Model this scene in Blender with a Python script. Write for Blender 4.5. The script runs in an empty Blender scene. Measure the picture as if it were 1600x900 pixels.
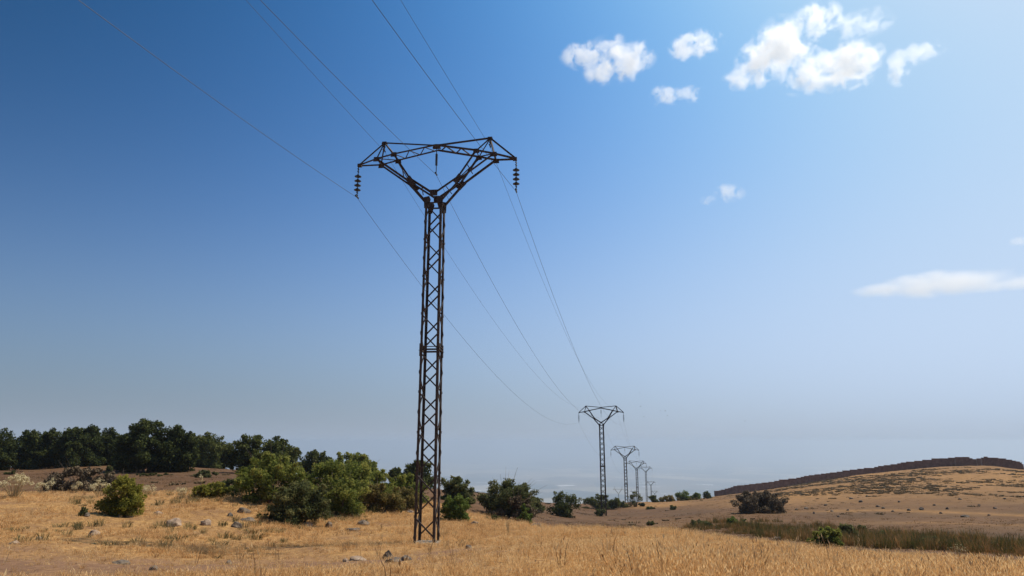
import bpy, bmesh, math, random
import numpy as np
from mathutils import Vector, Matrix

scene = bpy.context.scene
rng = np.random.default_rng(7)
random.seed(7)

# ------------------------------------------------------------------ camera
PITCH = math.asin(0.2195)
FOC = 1067.0                       # focal length in pixels of the 1600 px wide photograph
cam_d = bpy.data.cameras.new('camera')
cam_d.sensor_width = 36.0
cam_d.lens = 36.0 * FOC / 1600.0
cam_d.clip_start = 0.1
cam_d.clip_end = 120000.0
cam = bpy.data.objects.new('camera', cam_d)
scene.collection.objects.link(cam)
cam.location = (0, 0, 0)
cam.rotation_euler = (math.pi / 2 + PITCH, 0, 0)
scene.camera = cam

# ------------------------------------------------------------------ sky and sun
SUN_AZ, SUN_EL = math.radians(60), math.radians(58)     # azimuth clockwise from the view direction (+Y)
world = bpy.data.worlds.new('World')
scene.world = world
world.use_nodes = True
wt = world.node_tree
for n in list(wt.nodes):
    wt.nodes.remove(n)
sky = wt.nodes.new('ShaderNodeTexSky')
sky.sky_type = 'NISHITA'
sky.sun_disc = False
sky.sun_elevation = SUN_EL
sky.sun_rotation = SUN_AZ
sky.altitude = 500
sky.air_density = 1.0
sky.dust_density = 4.0
sky.ozone_density = 1.0


def wmath(op, a, b):
    nd = wt.nodes.new('ShaderNodeMath')
    nd.operation = op
    for i, v in enumerate((a, b)):
        if isinstance(v, (int, float)):
            nd.inputs[i].default_value = v
        else:
            wt.links.new(v, nd.inputs[i])
    return nd.outputs[0]


# the photograph's contrasty rendering of the blue: one response curve per channel over the whole sky,
# and a hazier band towards the horizon, the same all round
sepc = wt.nodes.new('ShaderNodeSeparateColor')
comb = wt.nodes.new('ShaderNodeCombineColor')
wt.links.new(sky.outputs[0], sepc.inputs[0])
wtc = wt.nodes.new('ShaderNodeTexCoord')
wsep = wt.nodes.new('ShaderNodeSeparateXYZ')
wt.links.new(wtc.outputs['Generated'], wsep.inputs[0])
elev = wmath('MAXIMUM', wsep.outputs['Z'], 0.0)
low = wmath('POWER', 2.718, wmath('MULTIPLY', elev, -3.49))
lift = wt.nodes.new('ShaderNodeCombineXYZ')                 # keeps the darkest line of the model sky below the horizon
wt.links.new(wsep.outputs['X'], lift.inputs['X'])
wt.links.new(wsep.outputs['Y'], lift.inputs['Y'])
wt.links.new(wmath('SQRT', wmath('ADD', wmath('MULTIPLY', elev, elev), 0.015), 0), lift.inputs['Z'])
nrm = wt.nodes.new('ShaderNodeVectorMath')
nrm.operation = 'NORMALIZE'
wt.links.new(lift.outputs[0], nrm.inputs[0])
wt.links.new(nrm.outputs[0], sky.inputs['Vector'])
chan = []
for k, (g, gain) in enumerate(((3.285, 0.003563), (2.924, 0.01426), (3.983, 0.003087))):
    chan.append(wmath('MULTIPLY', wmath('POWER', sepc.outputs[k], g), gain))
for k, (ratio, K) in enumerate(((0.313, 0.591), (0.350, 0.724), (0.376, 0.916))):
    hz = wmath('MULTIPLY', wmath('POWER', chan[2], 1.055), ratio)
    v = wmath('ADD', wmath('MULTIPLY', chan[k], wmath('SUBTRACT', 1.0, low)), wmath('MULTIPLY', hz, low))
    v = wmath('SUBTRACT', 1.0, wmath('POWER', 2.71828, wmath('MULTIPLY', v, -1.0 / K)))     # film-like shoulder
    v = wmath('MULTIPLY', v, 10.0 * K)
    near_h = wmath('MULTIPLY', wmath('POWER', 2.71828, wmath('MULTIPLY', elev, -24.0)), 0.85)     # thick air right at the horizon, the same all round
    v = wmath('ADD', wmath('MULTIPLY', v, wmath('SUBTRACT', 1.0, near_h)), wmath('MULTIPLY', near_h, (3.85, 4.65, 5.85)[k]))
    wt.links.new(v, comb.inputs[k])
bg = wt.nodes.new('ShaderNodeBackground')
bg.inputs['Strength'].default_value = 0.1
wo = wt.nodes.new('ShaderNodeOutputWorld')
wt.links.new(comb.outputs[0], bg.inputs['Color'])
wt.links.new(bg.outputs[0], wo.inputs['Surface'])

sun_d = bpy.data.lights.new('sun', 'SUN')
sun_d.energy = 5.0
sun_d.angle = math.radians(0.55)
sun_d.color = (1.0, 0.89, 0.73)
sun = bpy.data.objects.new('sun', sun_d)
scene.collection.objects.link(sun)
SUN_DIR = Vector((math.sin(SUN_AZ) * math.cos(SUN_EL), math.cos(SUN_AZ) * math.cos(SUN_EL), math.sin(SUN_EL)))
sun.rotation_euler = SUN_DIR.to_track_quat('Z', 'Y').to_euler()
sun.location = (60, 20, 80)

vs = scene.view_settings
vs.view_transform = 'Standard'
vs.look = 'None'
vs.exposure = 0.0
vs.gamma = 1.0
vs.use_curve_mapping = False
cy = scene.cycles
cy.use_denoising = True
cy.max_bounces = 12
cy.diffuse_bounces = 3
cy.glossy_bounces = 2
cy.transmission_bounces = 3
cy.transparent_max_bounces = 8
cy.volume_bounces = 10
cy.volume_step_rate = 0.35
cy.volume_max_steps = 512
cy.sample_clamp_indirect = 6.0

# ------------------------------------------------------------------ helpers
CP, SP = math.cos(PITCH), math.sin(PITCH)


def ray(x, y):
    """direction ratios (X/Y, Z/Y) of the view ray through a photograph pixel"""
    u, v = x - 800.0, 450.0 - y
    f = FOC * CP - v * SP
    return u / f, (FOC * SP + v * CP) / f


def at(x, y, Y):
    a, b = ray(x, y)
    return Vector((a * Y, Y, b * Y))


def pchip_slopes(x, y):
    h = np.diff(x)
    d = np.diff(y) / h
    m = np.zeros_like(y)
    m[0], m[-1] = d[0], d[-1]
    for i in range(1, len(x) - 1):
        if d[i - 1] * d[i] <= 0:
            m[i] = 0
        else:
            w1, w2 = 2 * h[i] + h[i - 1], h[i] + 2 * h[i - 1]
            m[i] = (w1 + w2) / (w1 / d[i - 1] + w2 / d[i])
    return m


def hermite(x, xs, ys, ms):
    i = np.clip(np.searchsorted(xs, x) - 1, 0, len(xs) - 2)
    h = xs[i + 1] - xs[i]
    t = np.clip((x - xs[i]) / h, 0, 1)
    t2, t3 = t * t, t * t * t
    return ((2 * t3 - 3 * t2 + 1) * ys[i] + (t3 - 2 * t2 + t) * h * ms[i]
            + (-2 * t3 + 3 * t2) * ys[i + 1] + (t3 - t2) * h * ms[i + 1])


# value noise, vectorised
_perm = np.random.default_rng(3).random((256, 256))


def vnoise(x, y):
    xi, yi = np.floor(x).astype(int), np.floor(y).astype(int)
    fx, fy = x - xi, y - yi
    fx, fy = fx * fx * (3 - 2 * fx), fy * fy * (3 - 2 * fy)
    g = lambda a, b: _perm[a & 255, b & 255]
    return ((g(xi, yi) * (1 - fx) + g(xi + 1, yi) * fx) * (1 - fy)
            + (g(xi, yi + 1) * (1 - fx) + g(xi + 1, yi + 1) * fx) * fy) - 0.5


def fbm(x, y, o=4):
    s, a = 0, 1.0
    for k in range(o):
        s = s + a * vnoise(x * 2 ** k + 17.3 * k, y * 2 ** k + 9.1 * k)
        a *= 0.5
    return s


# ------------------------------------------------------------------ terrain (a hill top that falls away to a wide plain)
# each column: bearing as a photograph abscissa, then (forward distance, photograph ordinate) pairs
NEAR = [(0.3, -1.70), (4.0, -1.72)]
FARZ = [(260, -24.0), (350, -31.0), (460, -40.0), (640, -58.0), (1100, -120.0), (2200, -300.0), (4200, -480.0), (6500, -500.0), (60000, -500.0)]
COLS = [
    (-700, [(10, 897), (20, 840), (30, 775), (40, 765), (60, 744), (80, 734), (100, 732)], 0.55),
    (-250, [(10, 899), (20, 845), (30, 775), (40, 765), (60, 744), (80, 735), (100, 733)], 0.6),
    (0, [(10, 900), (19, 848), (26, 800), (33, 771), (40, 765), (60, 744), (78, 735), (95, 732)], 0.7),
    (200, [(10, 900), (20, 850), (27, 806), (35, 775), (42, 767), (52, 757), (66, 740), (82, 728), (95, 727)], 0.75),
    (350, [(10, 900), (22, 850), (28, 806), (36, 770), (44, 762), (60, 745), (78, 735), (92, 733)], 0.8),
    (500, [(10, 900), (23, 850), (30, 816), (40, 779), (55, 757), (75, 748), (90, 748)], 0.9),
    (667, [(10, 900), (24, 846), (32, 815), (42, 783), (60, 766), (75, 764), (90, 766)], 1.0),
    (780, [(10, 900), (25, 842), (33, 822), (45, 803), (60, 783), (75, 775), (95, 774)], 1.0),
    (860, [(10, 900), (26, 839), (36, 826), (50, 818), (68, 806), (90, 795), (115, 786)], 1.0),
    (943, [(10, 900), (27, 838), (38, 826), (52, 820), (70, 814), (94, 806), (118, 795), (140, 787), (148, 786)], 1.0),
    (1030, [(10, 900), (27, 838), (38, 828), (50, 824), (68, 815), (94, 802), (120, 791), (150, 784), (160, 783)], 1.0),
    (1110, [(10, 902), (26, 850), (34, 840), (45, 831), (62, 811), (90, 797), (125, 784), (165, 777), (178, 777)], 1.0),
    (1220, [(10, 903), (24, 857), (30, 849), (40, 838), (56, 815), (85, 792), (120, 772), (165, 761), (180, 761)], 1.0),
    (1350, [(10, 906), (19, 875), (24, 864), (34, 848), (48, 825), (70, 797), (110, 765), (150, 746), (178, 741)], 1.0),
    (1480, [(10, 908), (16, 886), (20, 876), (29, 860), (42, 830), (64, 800), (105, 762), (145, 738), (172, 729)], 1.0),
    (1540, [(9.7, 910), (15, 890), (19, 880), (28, 864), (40, 834), (62, 801), (102, 763), (140, 737), (165, 728)], 1.0),
    (1600, [(9.5, 912), (14, 894), (18, 883), (27, 867), (38, 838), (60, 802), (100, 764), (135, 741), (158, 735)], 1.0),
    (1900, [(9, 916), (14, 900), (18, 890), (26, 874), (36, 845), (58, 812), (95, 776), (130, 758), (150, 756)], 1.0),
]
col_th, col_fn = [], []


def add_col(th, pts):
    pts = sorted(pts)
    lx = np.log(np.array([p[0] for p in pts]))
    lz = np.array([p[1] for p in pts])
    col_th.append(th)
    col_fn.append((lx, lz, pchip_slopes(lx, lz)))


BACK = [(0.3, -1.70), (4, -1.6), (20, -0.4), (48, 6.2), (120, 20), (400, 50), (1500, 120), (4000, -100), (8000, -500), (60000, -500)]
SIDE = [(0.3, -1.70), (4, -1.7), (15, -1.8), (40, -2.0), (90, -3.0), (180, -9), (350, -28), (640, -58), (1100, -120), (2200, -300), (4200, -480), (6500, -500), (60000, -500)]
add_col(math.radians(-180), BACK)
add_col(math.radians(-140), BACK)
add_col(math.radians(-85), SIDE)
for cx, pts, k in COLS:
    a0 = (cx - 800.0) / 1105.0
    th = math.atan(a0)
    c = math.cos(th)
    P = list(NEAR)
    for (Y, yp) in pts:
        a, b = ray(cx, yp)
        P.append((Y / c, b * Y))
    last = P[-1][0]
    for (d, z) in FARZ:
        if d > last * 1.3:
            P.append((d, z))
    add_col(th, P)
add_col(math.radians(85), SIDE)
add_col(math.radians(140), BACK)
add_col(math.radians(180), BACK)
col_th = np.array(col_th)


def height(X, Y, detail=True):
    X, Y = np.asarray(X, float), np.asarray(Y, float)
    r = np.maximum(np.hypot(X, Y), 0.3)
    th = np.arctan2(X, Y)
    lr = np.log(r)
    Z = np.stack([hermite(lr, *f) for f in col_fn])            # columns x points
    i = np.clip(np.searchsorted(col_th, th) - 1, 0, len(col_th) - 2)
    idx = np.arange(len(lr.ravel())).reshape(lr.shape)
    Zf = Z.reshape(len(col_th), -1)
    g = lambda j: Zf[np.clip(j, 0, len(col_th) - 1), idx]
    t_ = lambda j: col_th[np.clip(j, 0, len(col_th) - 1)]
    z0, z1, zm, zp = g(i), g(i + 1), g(i - 1), g(i + 2)
    h = t_(i + 1) - t_(i)
    m0 = (z1 - zm) / np.maximum(t_(i + 1) - t_(i - 1), 1e-6)
    m1 = (zp - z0) / np.maximum(t_(i + 2) - t_(i), 1e-6)
    d = (z1 - z0) / h
    lim = lambda m: np.where(m * d <= 0, 0, np.sign(d) * np.minimum(np.abs(m), 3 * np.abs(d)))
    m0, m1 = lim(m0), lim(m1)
    t = np.clip((th - t_(i)) / h, 0, 1)
    t2, t3 = t * t, t * t * t
    z = (2 * t3 - 3 * t2 + 1) * z0 + (t3 - 2 * t2 + t) * h * m0 + (-2 * t3 + 3 * t2) * z1 + (t3 - t2) * h * m1
    if detail:
        near = np.clip(r / 12.0, 0.15, 1.0) * np.clip((3500 - r) / 2500.0, 0, 1)
        z = z + near * (0.16 * fbm(X * 0.16, Y * 0.16, 3) + 0.10 * fbm(X * 0.7 + 5, Y * 0.7, 3))
        z = z + np.clip((r - 60) / 60, 0, 1) * near * 0.3 * fbm(X * 0.05, Y * 0.05, 3)
    return z


def gz(x, y):
    return float(height(np.array([x]), np.array([y]))[0])


def mesh_obj(name, verts, faces, mat, parent=None, smooth=False):
    me = bpy.data.meshes.new(name)
    me.from_pydata([tuple(v) for v in verts], [], faces)
    me.update()
    if smooth:
        me.polygons.foreach_set('use_smooth', [True] * len(me.polygons))
    o = bpy.data.objects.new(name, me)
    scene.collection.objects.link(o)
    if mat is not None:
        me.materials.append(mat)
    if parent is not None:
        o.parent = parent
    return o


def np_mesh(name, V, F, mat, parent=None, smooth=False, tint=None):
    """V (n,3) float array, F (m,k) int array"""
    me = bpy.data.meshes.new(name)
    m, k = F.shape
    me.vertices.add(len(V))
    me.vertices.foreach_set('co', np.asarray(V, np.float32).ravel())
    me.loops.add(m * k)
    me.loops.foreach_set('vertex_index', np.asarray(F, np.int32).ravel())
    me.polygons.add(m)
    me.polygons.foreach_set('loop_start', np.arange(0, m * k, k, dtype=np.int32))
    me.polygons.foreach_set('loop_total', np.full(m, k, np.int32))
    if smooth:
        me.polygons.foreach_set('use_smooth', np.ones(m, bool))
    me.update(calc_edges=True)
    if tint is not None:
        at_ = me.attributes.new('tint', 'FLOAT', 'FACE')
        at_.data.foreach_set('value', np.asarray(tint, np.float32))
    if mat is not None:
        me.materials.append(mat)
    o = bpy.data.objects.new(name, me)
    scene.collection.objects.link(o)
    if parent is not None:
        o.parent = parent
    return o


def tag(o, label, cat, group=None, kind=None):
    if label:
        o['label'] = label
    if cat:
        o['category'] = cat
    if group:
        o['group'] = group
    if kind:
        o['kind'] = kind
    return o


def empty(name, loc, label, cat, group=None):
    o = bpy.data.objects.new(name, None)
    scene.collection.objects.link(o)
    o.location = loc
    o.empty_display_size = 0.3
    return tag(o, label, cat, group)


class NT:
    """small node-tree builder"""
    def __init__(self, name):
        self.m = bpy.data.materials.new(name)
        self.m.use_nodes = True
        self.t = self.m.node_tree
        for n in list(self.t.nodes):
            self.t.nodes.remove(n)
        self.out = self.t.nodes.new('ShaderNodeOutputMaterial')

    def n(self, typ, **kw):
        nd = self.t.nodes.new('ShaderNode' + typ)
        for k, v in kw.items():
            if k.startswith('_'):
                setattr(nd, k[1:], v)
            else:
                nd.inputs[k.replace('__', ' ')].default_value = v
        return nd

    def l(self, a, b):
        self.t.links.new(a, b)

    def math(self, op, a, b=None, c=None, clamp=False):
        nd = self.t.nodes.new('ShaderNodeMath')
        nd.operation = op
        nd.use_clamp = clamp
        for i, v in enumerate((a, b, c)):
            if v is None:
                continue
            if isinstance(v, (int, float)):
                nd.inputs[i].default_value = v
            else:
                self.l(v, nd.inputs[i])
        return nd.outputs[0]

    def mix(self, f, a, b, mode='MIX'):
        nd = self.t.nodes.new('ShaderNodeMix')
        nd.data_type = 'RGBA'
        nd.blend_type = mode
        for s, v in ((nd.inputs[0], f), (nd.inputs[6], a), (nd.inputs[7], b)):
            if isinstance(v, (int, float)):
                s.default_value = v
            elif isinstance(v, tuple):
                s.default_value = (*v[:3], 1.0)
            else:
                self.l(v, s)
        return nd.outputs[2]

    def ramp(self, f, stops):
        nd = self.t.nodes.new('ShaderNodeValToRGB')
        e = nd.color_ramp.elements
        while len(e) < len(stops):
            e.new(0.5)
        for k, (p, c) in enumerate(stops):
            e[k].position = p
            e[k].color = (*c[:3], 1.0) if isinstance(c, tuple) else (c, c, c, 1.0)
        self.l(f, nd.inputs[0])
        return nd.outputs[0]

    def noise(self, vec, scale, detail=4.0, rough=0.55, dist=0.0):
        nd = self.n('TexNoise', Scale=scale, Detail=detail, Roughness=rough, Distortion=dist)
        if vec is not None:
            self.l(vec, nd.inputs['Vector'])
        return nd.outputs[0]


def simple_mat(name, col, rough=0.8, var=0.25, scale=4.0, metallic=0.0, bump=0.0):
    b = NT(name)
    tc = b.n('TexCoord')
    nz = b.noise(tc.outputs['Object'], scale)
    dark = tuple(c * (1 - var) for c in col)
    lite = tuple(min(1, c * (1 + var)) for c in col)
    c = b.ramp(nz, [(0.3, dark), (0.7, lite)])
    p = b.n('BsdfPrincipled', Roughness=rough, Metallic=metallic)
    b.l(c, p.inputs['Base Color'])
    if bump:
        bm_ = b.n('Bump', Strength=bump)
        b.l(nz, bm_.inputs['Height'])
        b.l(bm_.outputs[0], p.inputs['Normal'])
    b.l(p.outputs[0], b.out.inputs['Surface'])
    return b.m


# ---- ground material
def zone_fields(X, Y):
    """soil zones of the ground: bare/brown field, dry straw, orange bank, plain"""
    r = np.hypot(X, Y)
    px = 800 + 1105 * X / np.maximum(Y, 0.5)
    edge = np.interp(px, [-700, 0, 350, 500, 667, 780, 900, 1030, 1110, 1220, 1350, 1480, 1600, 1900],
                     [42, 42, 44, 46, 44, 40, 41, 41, 36, 31, 26, 22, 19, 18])
    edge = edge + 4.5 * fbm(X * 0.16, Y * 0.16, 4)
    straw = np.clip((edge - r) / 4.0 + 0.5, 0, 1)
    return r, px, straw


def bare_patches(X, Y):
    b = 1.3 * np.exp(-(((X + 6.0) / 6.0) ** 2 + ((Y - 14.0) / 2.4) ** 2)) + 1.1 * np.exp(-(((X + 8.5) / 4.5) ** 2 + ((Y - 11.5) / 1.5) ** 2))
    b = b + 0.7 * np.exp(-(((X + 1.0) / 3.2) ** 2 + ((Y - 18.0) / 1.2) ** 2)) + 0.6 * np.exp(-(((X + 13) / 4) ** 2 + ((Y - 17) / 1.5) ** 2))
    return b * (1.15 + 1.0 * fbm(X * 0.6, Y * 0.6, 3))


def build_ground():
    ths = list(np.radians(np.arange(-46, 46.01, 0.16)))
    ths += list(np.radians(np.arange(48, 312.1, 3.0)))
    ths = np.array(ths)
    rs = np.concatenate([[0.6], np.geomspace(1.2, 8, 22)[:-1], np.geomspace(8, 320, 330)[:-1], np.geomspace(320, 41000, 120)])
    T, R = np.meshgrid(ths, rs)
    X, Y = R * np.sin(T), R * np.cos(T)
    Z = height(X.ravel(), Y.ravel()).reshape(X.shape)
    V = np.stack([X.ravel(), Y.ravel(), Z.ravel()], 1)
    nT, nR = len(ths), len(rs)
    i, j = np.meshgrid(np.arange(nR - 1), np.arange(nT), indexing='ij')
    jn = (j + 1) % nT
    F = np.stack([i * nT + j, i * nT + jn, (i + 1) * nT + jn, (i + 1) * nT + j], -1).reshape(-1, 4)[:, ::-1]
    o = np_mesh('ground', V, F, None, smooth=True)
    # inner disc
    me = o.data
    bm = bmesh.new()
    bm.from_mesh(me)
    bm.verts.ensure_lookup_table()
    bm.faces.new([bm.verts[k] for k in range(nT)][::-1])
    for f in bm.faces:
        f.smooth = True
    bm.normal_update()
    bm.to_mesh(me)
    bm.free()
    xs, ys = V[:, 0], V[:, 1]
    r, px, straw = zone_fields(xs, ys)
    a = me.attributes.new('straw', 'FLOAT', 'POINT')
    a.data.foreach_set('value', straw.astype(np.float32))
    plain = np.clip((r - 900) / 2000, 0, 1)
    a = me.attributes.new('plain', 'FLOAT', 'POINT')
    a.data.foreach_set('value', plain.astype(np.float32))
    # bare soil patch in the near left of the field
    bare = bare_patches(xs, ys)
    bare = np.clip(bare + 0.35 * fbm(xs * 0.5, ys * 0.5, 3), 0, 1)
    a = me.attributes.new('bare', 'FLOAT', 'POINT')
    a.data.foreach_set('value', bare.astype(np.float32))
    # lighter sandy bank below the wall and on the crest
    bank = np.exp(-(((px - 1030) / 70) ** 2)) * np.clip((r - 112) / 15, 0, 1)
    hill = np.clip((px - 1080) / 150, 0, 1) * np.clip((r - 66 + (px - 1100) * -0.03) / 40, 0, 1)
    # worn paler strips across the lower slope of the right hill
    path = 0.75 * np.exp(-((ys - np.interp(px, [1100, 1220, 1350, 1480, 1600, 1900], [76, 74, 69, 63, 58, 54]) - 2.5 * fbm(xs * 0.06, ys * 0.06, 2)) / 1.6) ** 2) * np.clip((px - 1180) / 120, 0, 1)
    path = path + 0.5 * np.exp(-((ys - np.interp(px, [1100, 1350, 1600, 1900], [60, 54, 46, 42]) - 3 * fbm(xs * 0.05 + 8, ys * 0.05, 2)) / 1.2) ** 2) * np.clip((px - 1300) / 150, 0, 1)
    hill = hill + path
    a = me.attributes.new('sandy', 'FLOAT', 'POINT')
    a.data.foreach_set('value', np.clip(bank + 0.85 * hill + 0.40 * fbm(xs * 0.06, ys * 0.06, 3) * (r > 50), 0, 1).astype(np.float32))
    b = NT('ground_soil')
    tc = b.n('TexCoord')
    P = tc.outputs['Object']
    A = lambda nm: b.n('Attribute', _attribute_name=nm).outputs['Fac']
    n1 = b.noise(P, 0.9, 6, 0.65)
    n2 = b.noise(P, 7.0, 5, 0.7)
    n3 = b.noise(P, 0.12, 4, 0.6)
    mp = b.n('Mapping')
    mp.inputs['Scale'].default_value = (0.05, 0.35, 0.2)
    b.l(P, mp.inputs['Vector'])
    n4 = b.noise(mp.outputs[0], 1.0, 5, 0.6)
    strawc = b.ramp(n2, [(0.3, (0.16, 0.085, 0.034)), (0.5, (0.33, 0.185, 0.068)), (0.7, (0.50, 0.30, 0.115))])
    strawc = b.mix(b.math('MULTIPLY', b.ramp(n1, [(0.44, 0.0), (0.60, 1.0)]), 0.7), strawc, (0.19, 0.105, 0.052))
    field = b.ramp(n2, [(0.3, (0.056, 0.029, 0.014)), (0.5, (0.092, 0.049, 0.024)), (0.72, (0.140, 0.077, 0.037))])  # brown soil, its colours also darkened to stand for cloud shadow over the midfield
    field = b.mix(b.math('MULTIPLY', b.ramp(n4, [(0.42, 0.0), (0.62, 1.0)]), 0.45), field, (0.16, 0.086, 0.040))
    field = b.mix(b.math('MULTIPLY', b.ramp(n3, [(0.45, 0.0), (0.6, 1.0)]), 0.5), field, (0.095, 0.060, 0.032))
    sandy = b.ramp(n1, [(0.35, (0.20, 0.108, 0.040)), (0.65, (0.33, 0.180, 0.064))])
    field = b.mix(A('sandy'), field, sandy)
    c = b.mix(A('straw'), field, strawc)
    barec = b.ramp(n2, [(0.3, (0.11, 0.058, 0.034)), (0.7, (0.26, 0.150, 0.085))])
    c = b.mix(b.math('MULTIPLY', A('bare'), 0.95), c, barec)
    # the far plain: patchwork of fields and pale roofs
    mp2 = b.n('Mapping')
    mp2.inputs['Scale'].default_value = (0.0016, 0.0011, 0.001)
    b.l(P, mp2.inputs['Vector'])
    vor = b.n('TexVoronoi', Scale=1.0)
    b.l(mp2.outputs[0], vor.inputs['Vector'])
    sep = b.n('SeparateColor')
    b.l(vor.outputs['Color'], sep.inputs[0])
    plainc = b.ramp(sep.outputs[0], [(0.0, (0.03, 0.05, 0.03)), (0.35, (0.16, 0.13, 0.08)), (0.7, (0.42, 0.34, 0.22)), (1.0, (0.07, 0.09, 0.05))])
    nt = b.noise(P, 0.0022, 6, 0.7)
    plainc = b.mix(b.ramp(nt, [(0.60, 0.0), (0.66, 1.0)]), plainc, (0.75, 0.72, 0.68))
    c = b.mix(A('plain'), c, plainc)
    p = b.n('BsdfPrincipled', Roughness=0.95)
    p.inputs['Specular IOR Level'].default_value = 0.15
    b.l(c, p.inputs['Base Color'])
    bp = b.n('Bump', Strength=0.5, Distance=0.08)
    b.l(b.math('ADD', n2, n1), bp.inputs['Height'])
    b.l(bp.outputs[0], p.inputs['Normal'])
    b.l(p.outputs[0], b.out.inputs['Surface'])
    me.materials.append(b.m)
    o['kind'] = 'structure'
    return o


ground = build_ground()

# ------------------------------------------------------------------ clouds (volumes high above the haze)
def cloud(label, D, blobs, density, soft=0.55, nscale=5.0, kn=1.1, thick=0.7, seed=0.0):
    """blobs: (x px, y px, rx px, ry px) in the photograph, D metres away; built as a volume with real depth"""
    x0 = min(b[0] - b[2] for b in blobs); x1 = max(b[0] + b[2] for b in blobs)
    y0 = min(b[1] - b[3] for b in blobs); y1 = max(b[1] + b[3] for b in blobs)
    cx, cy_ = (x0 + x1) / 2, (y0 + y1) / 2
    d = cam.matrix_basis.to_3x3() @ Vector((cx - 800, 450 - cy_, -FOC))
    c = d.normalized() * D
    s = D / d.length                                # metres per pixel
    right = Vector((d.y, -d.x, 0)).normalized()
    up = right.cross(d).normalized()
    rot = Matrix((right, d.normalized(), up)).transposed()
    rmax = max(b[3] for b in blobs)
    hx, hz, hy = (x1 - x0) / 2 * 1.3 * s, (y1 - y0) / 2 * 1.4 * s, rmax * 1.5 * s * thick * 1.1
    o = mesh_obj('cloud', [(sx * hx, sy * hy, sz * hz) for sx in (-1, 1) for sy in (-1, 1) for sz in (-1, 1)],
                 [(0, 1, 3, 2), (4, 6, 7, 5), (0, 4, 5, 1), (2, 3, 7, 6), (0, 2, 6, 4), (1, 5, 7, 3)], None)
    o.location = c
    o.rotation_euler = rot.to_euler()
    b = NT('cloud_vapour')
    tc = b.n('TexCoord')
    P = tc.outputs['Object']
    mask = None
    for (bx, by, rx, ry) in blobs:
        vm = b.n('VectorMath', _operation='SUBTRACT')
        b.l(P, vm.inputs[0])
        vm.inputs[1].default_value = ((bx - cx) * s, 0, (cy_ - by) * s)
        v2 = b.n('VectorMath', _operation='DIVIDE')
        b.l(vm.outputs[0], v2.inputs[0])
        v2.inputs[1].default_value = (rx * s * 1.02, ry * s * thick * 1.1, ry * s * 1.02)
        v3 = b.n('VectorMath', _operation='LENGTH')
        b.l(v2.outputs[0], v3.inputs[0])
        m = b.math('SUBTRACT', 1.0, v3.outputs['Value'])
        mask = m if mask is None else b.math('SMOOTH_MAX', mask, m, 0.15)
    vo = b.n('VectorMath', _operation='SCALE')
    b.l(P, vo.inputs[0])
    vo.inputs['Scale'].default_value = 0.45 * nscale / (100 * s)
    va = b.n('VectorMath', _operation='ADD')
    b.l(vo.outputs[0], va.inputs[0])
    va.inputs[1].default_value = (seed, seed * 1.7, seed * 0.3)
    nz = b.noise(va.outputs[0], 1.0, 7.0, 0.66, 0.35)
    dn = b.math('ADD', mask, b.math('MULTIPLY', b.math('SUBTRACT', nz, 0.54), kn * 4.6))
    dn = b.math('DIVIDE', dn, soft, clamp=True)
    dn = b.math('MULTIPLY', dn, b.math('MULTIPLY', b.math('MULTIPLY', mask, 3.0, clamp=True), density / s))
    pv = b.n('VolumePrincipled')
    pv.inputs['Color'].default_value = (0.99, 0.99, 0.99, 1)
    pv.inputs['Anisotropy'].default_value = 0.55
    b.l(dn, pv.inputs['Density'])
    b.l(pv.outputs[0], b.out.inputs['Volume'])
    o.data.materials.append(b.m)
    return tag(o, label, 'cloud', 'small fair weather clouds in the blue sky')


cloud('largest bright white cumulus cloud, upper right of the sky', 3600,
      [(1228, 70, 56, 52), (1312, 116, 60, 44), (1190, 82, 40, 40), (1275, 42, 44, 34), (1168, 105, 46, 24), (1262, 118, 62, 34)], 0.045, 0.34, 8.5, 1.0, seed=1.0)
cloud('ragged white cloud that is leftmost in the sky', 3500,
      [(960, 95, 56, 42), (912, 84, 42, 24), (990, 92, 38, 28), (940, 112, 34, 24)], 0.045, 0.40, 9.5, 1.1, seed=4.0)
cloud('small pale cloud between the leftmost cloud and the largest cloud', 3500,
      [(1088, 70, 44, 26), (1072, 72, 30, 24)], 0.050, 0.55, 11.0, 1.1, seed=7.5)
cloud('faint torn wisp of cloud below the small pale cloud', 3500,
      [(1038, 147, 24, 20), (1070, 150, 36, 16)], 0.042, 0.55, 13.0, 1.2, seed=2.2)
cloud('thin white cloud touching the upper right of the largest cloud', 3700,
      [(1345, 38, 54, 26), (1330, 32, 34, 24)], 0.024, 0.6, 11.0, 1.1, seed=3.3)
cloud('tiny cloud scrap just right of the largest cloud', 3700, [(1342, 70, 22, 17)], 0.036, 0.6, 12.0, 1.1, seed=5.1)
cloud('curved hook shaped wispy cloud nearest the right edge at the top', 3700,
      [(1432, 84, 46, 20), (1405, 102, 20, 30), (1412, 88, 28, 20)], 0.034, 0.55, 11.0, 1.15, seed=9.4)
cloud('tiny puff of cloud alone in the middle of the right sky', 4200, [(1138, 303, 28, 18), (1110, 310, 18, 10)], 0.042, 0.6, 12.0, 1.1, seed=6.6)
cloud('long flat smooth cloud at the right edge above the hill', 5200,
      [(1480, 440, 130, 24), (1395, 438, 60, 15), (1570, 450, 120, 14), (1450, 432, 70, 20)], 0.060, 0.65, 3.6, 0.35, seed=8.8)
cloud('sliver of cloud cut by the right edge above the long flat cloud', 4600, [(1600, 375, 24, 9)], 0.035, 0.6, 11.0, 1.0, seed=1.9)
def hit(x, y, y0=8.0, y1=260.0):
    """where the view ray through a photograph pixel meets the ground"""
    a, b = ray(x, y)
    Y = np.geomspace(y0, y1, 900)
    d = b * Y - height(a * Y, Y)
    k = np.argmax(d < 0)
    if d[k] >= 0:
        k = len(Y) - 1
    return Vector((a * Y[k], Y[k], float(height(a * Y[k:k + 1], Y[k:k + 1])[0])))


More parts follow.
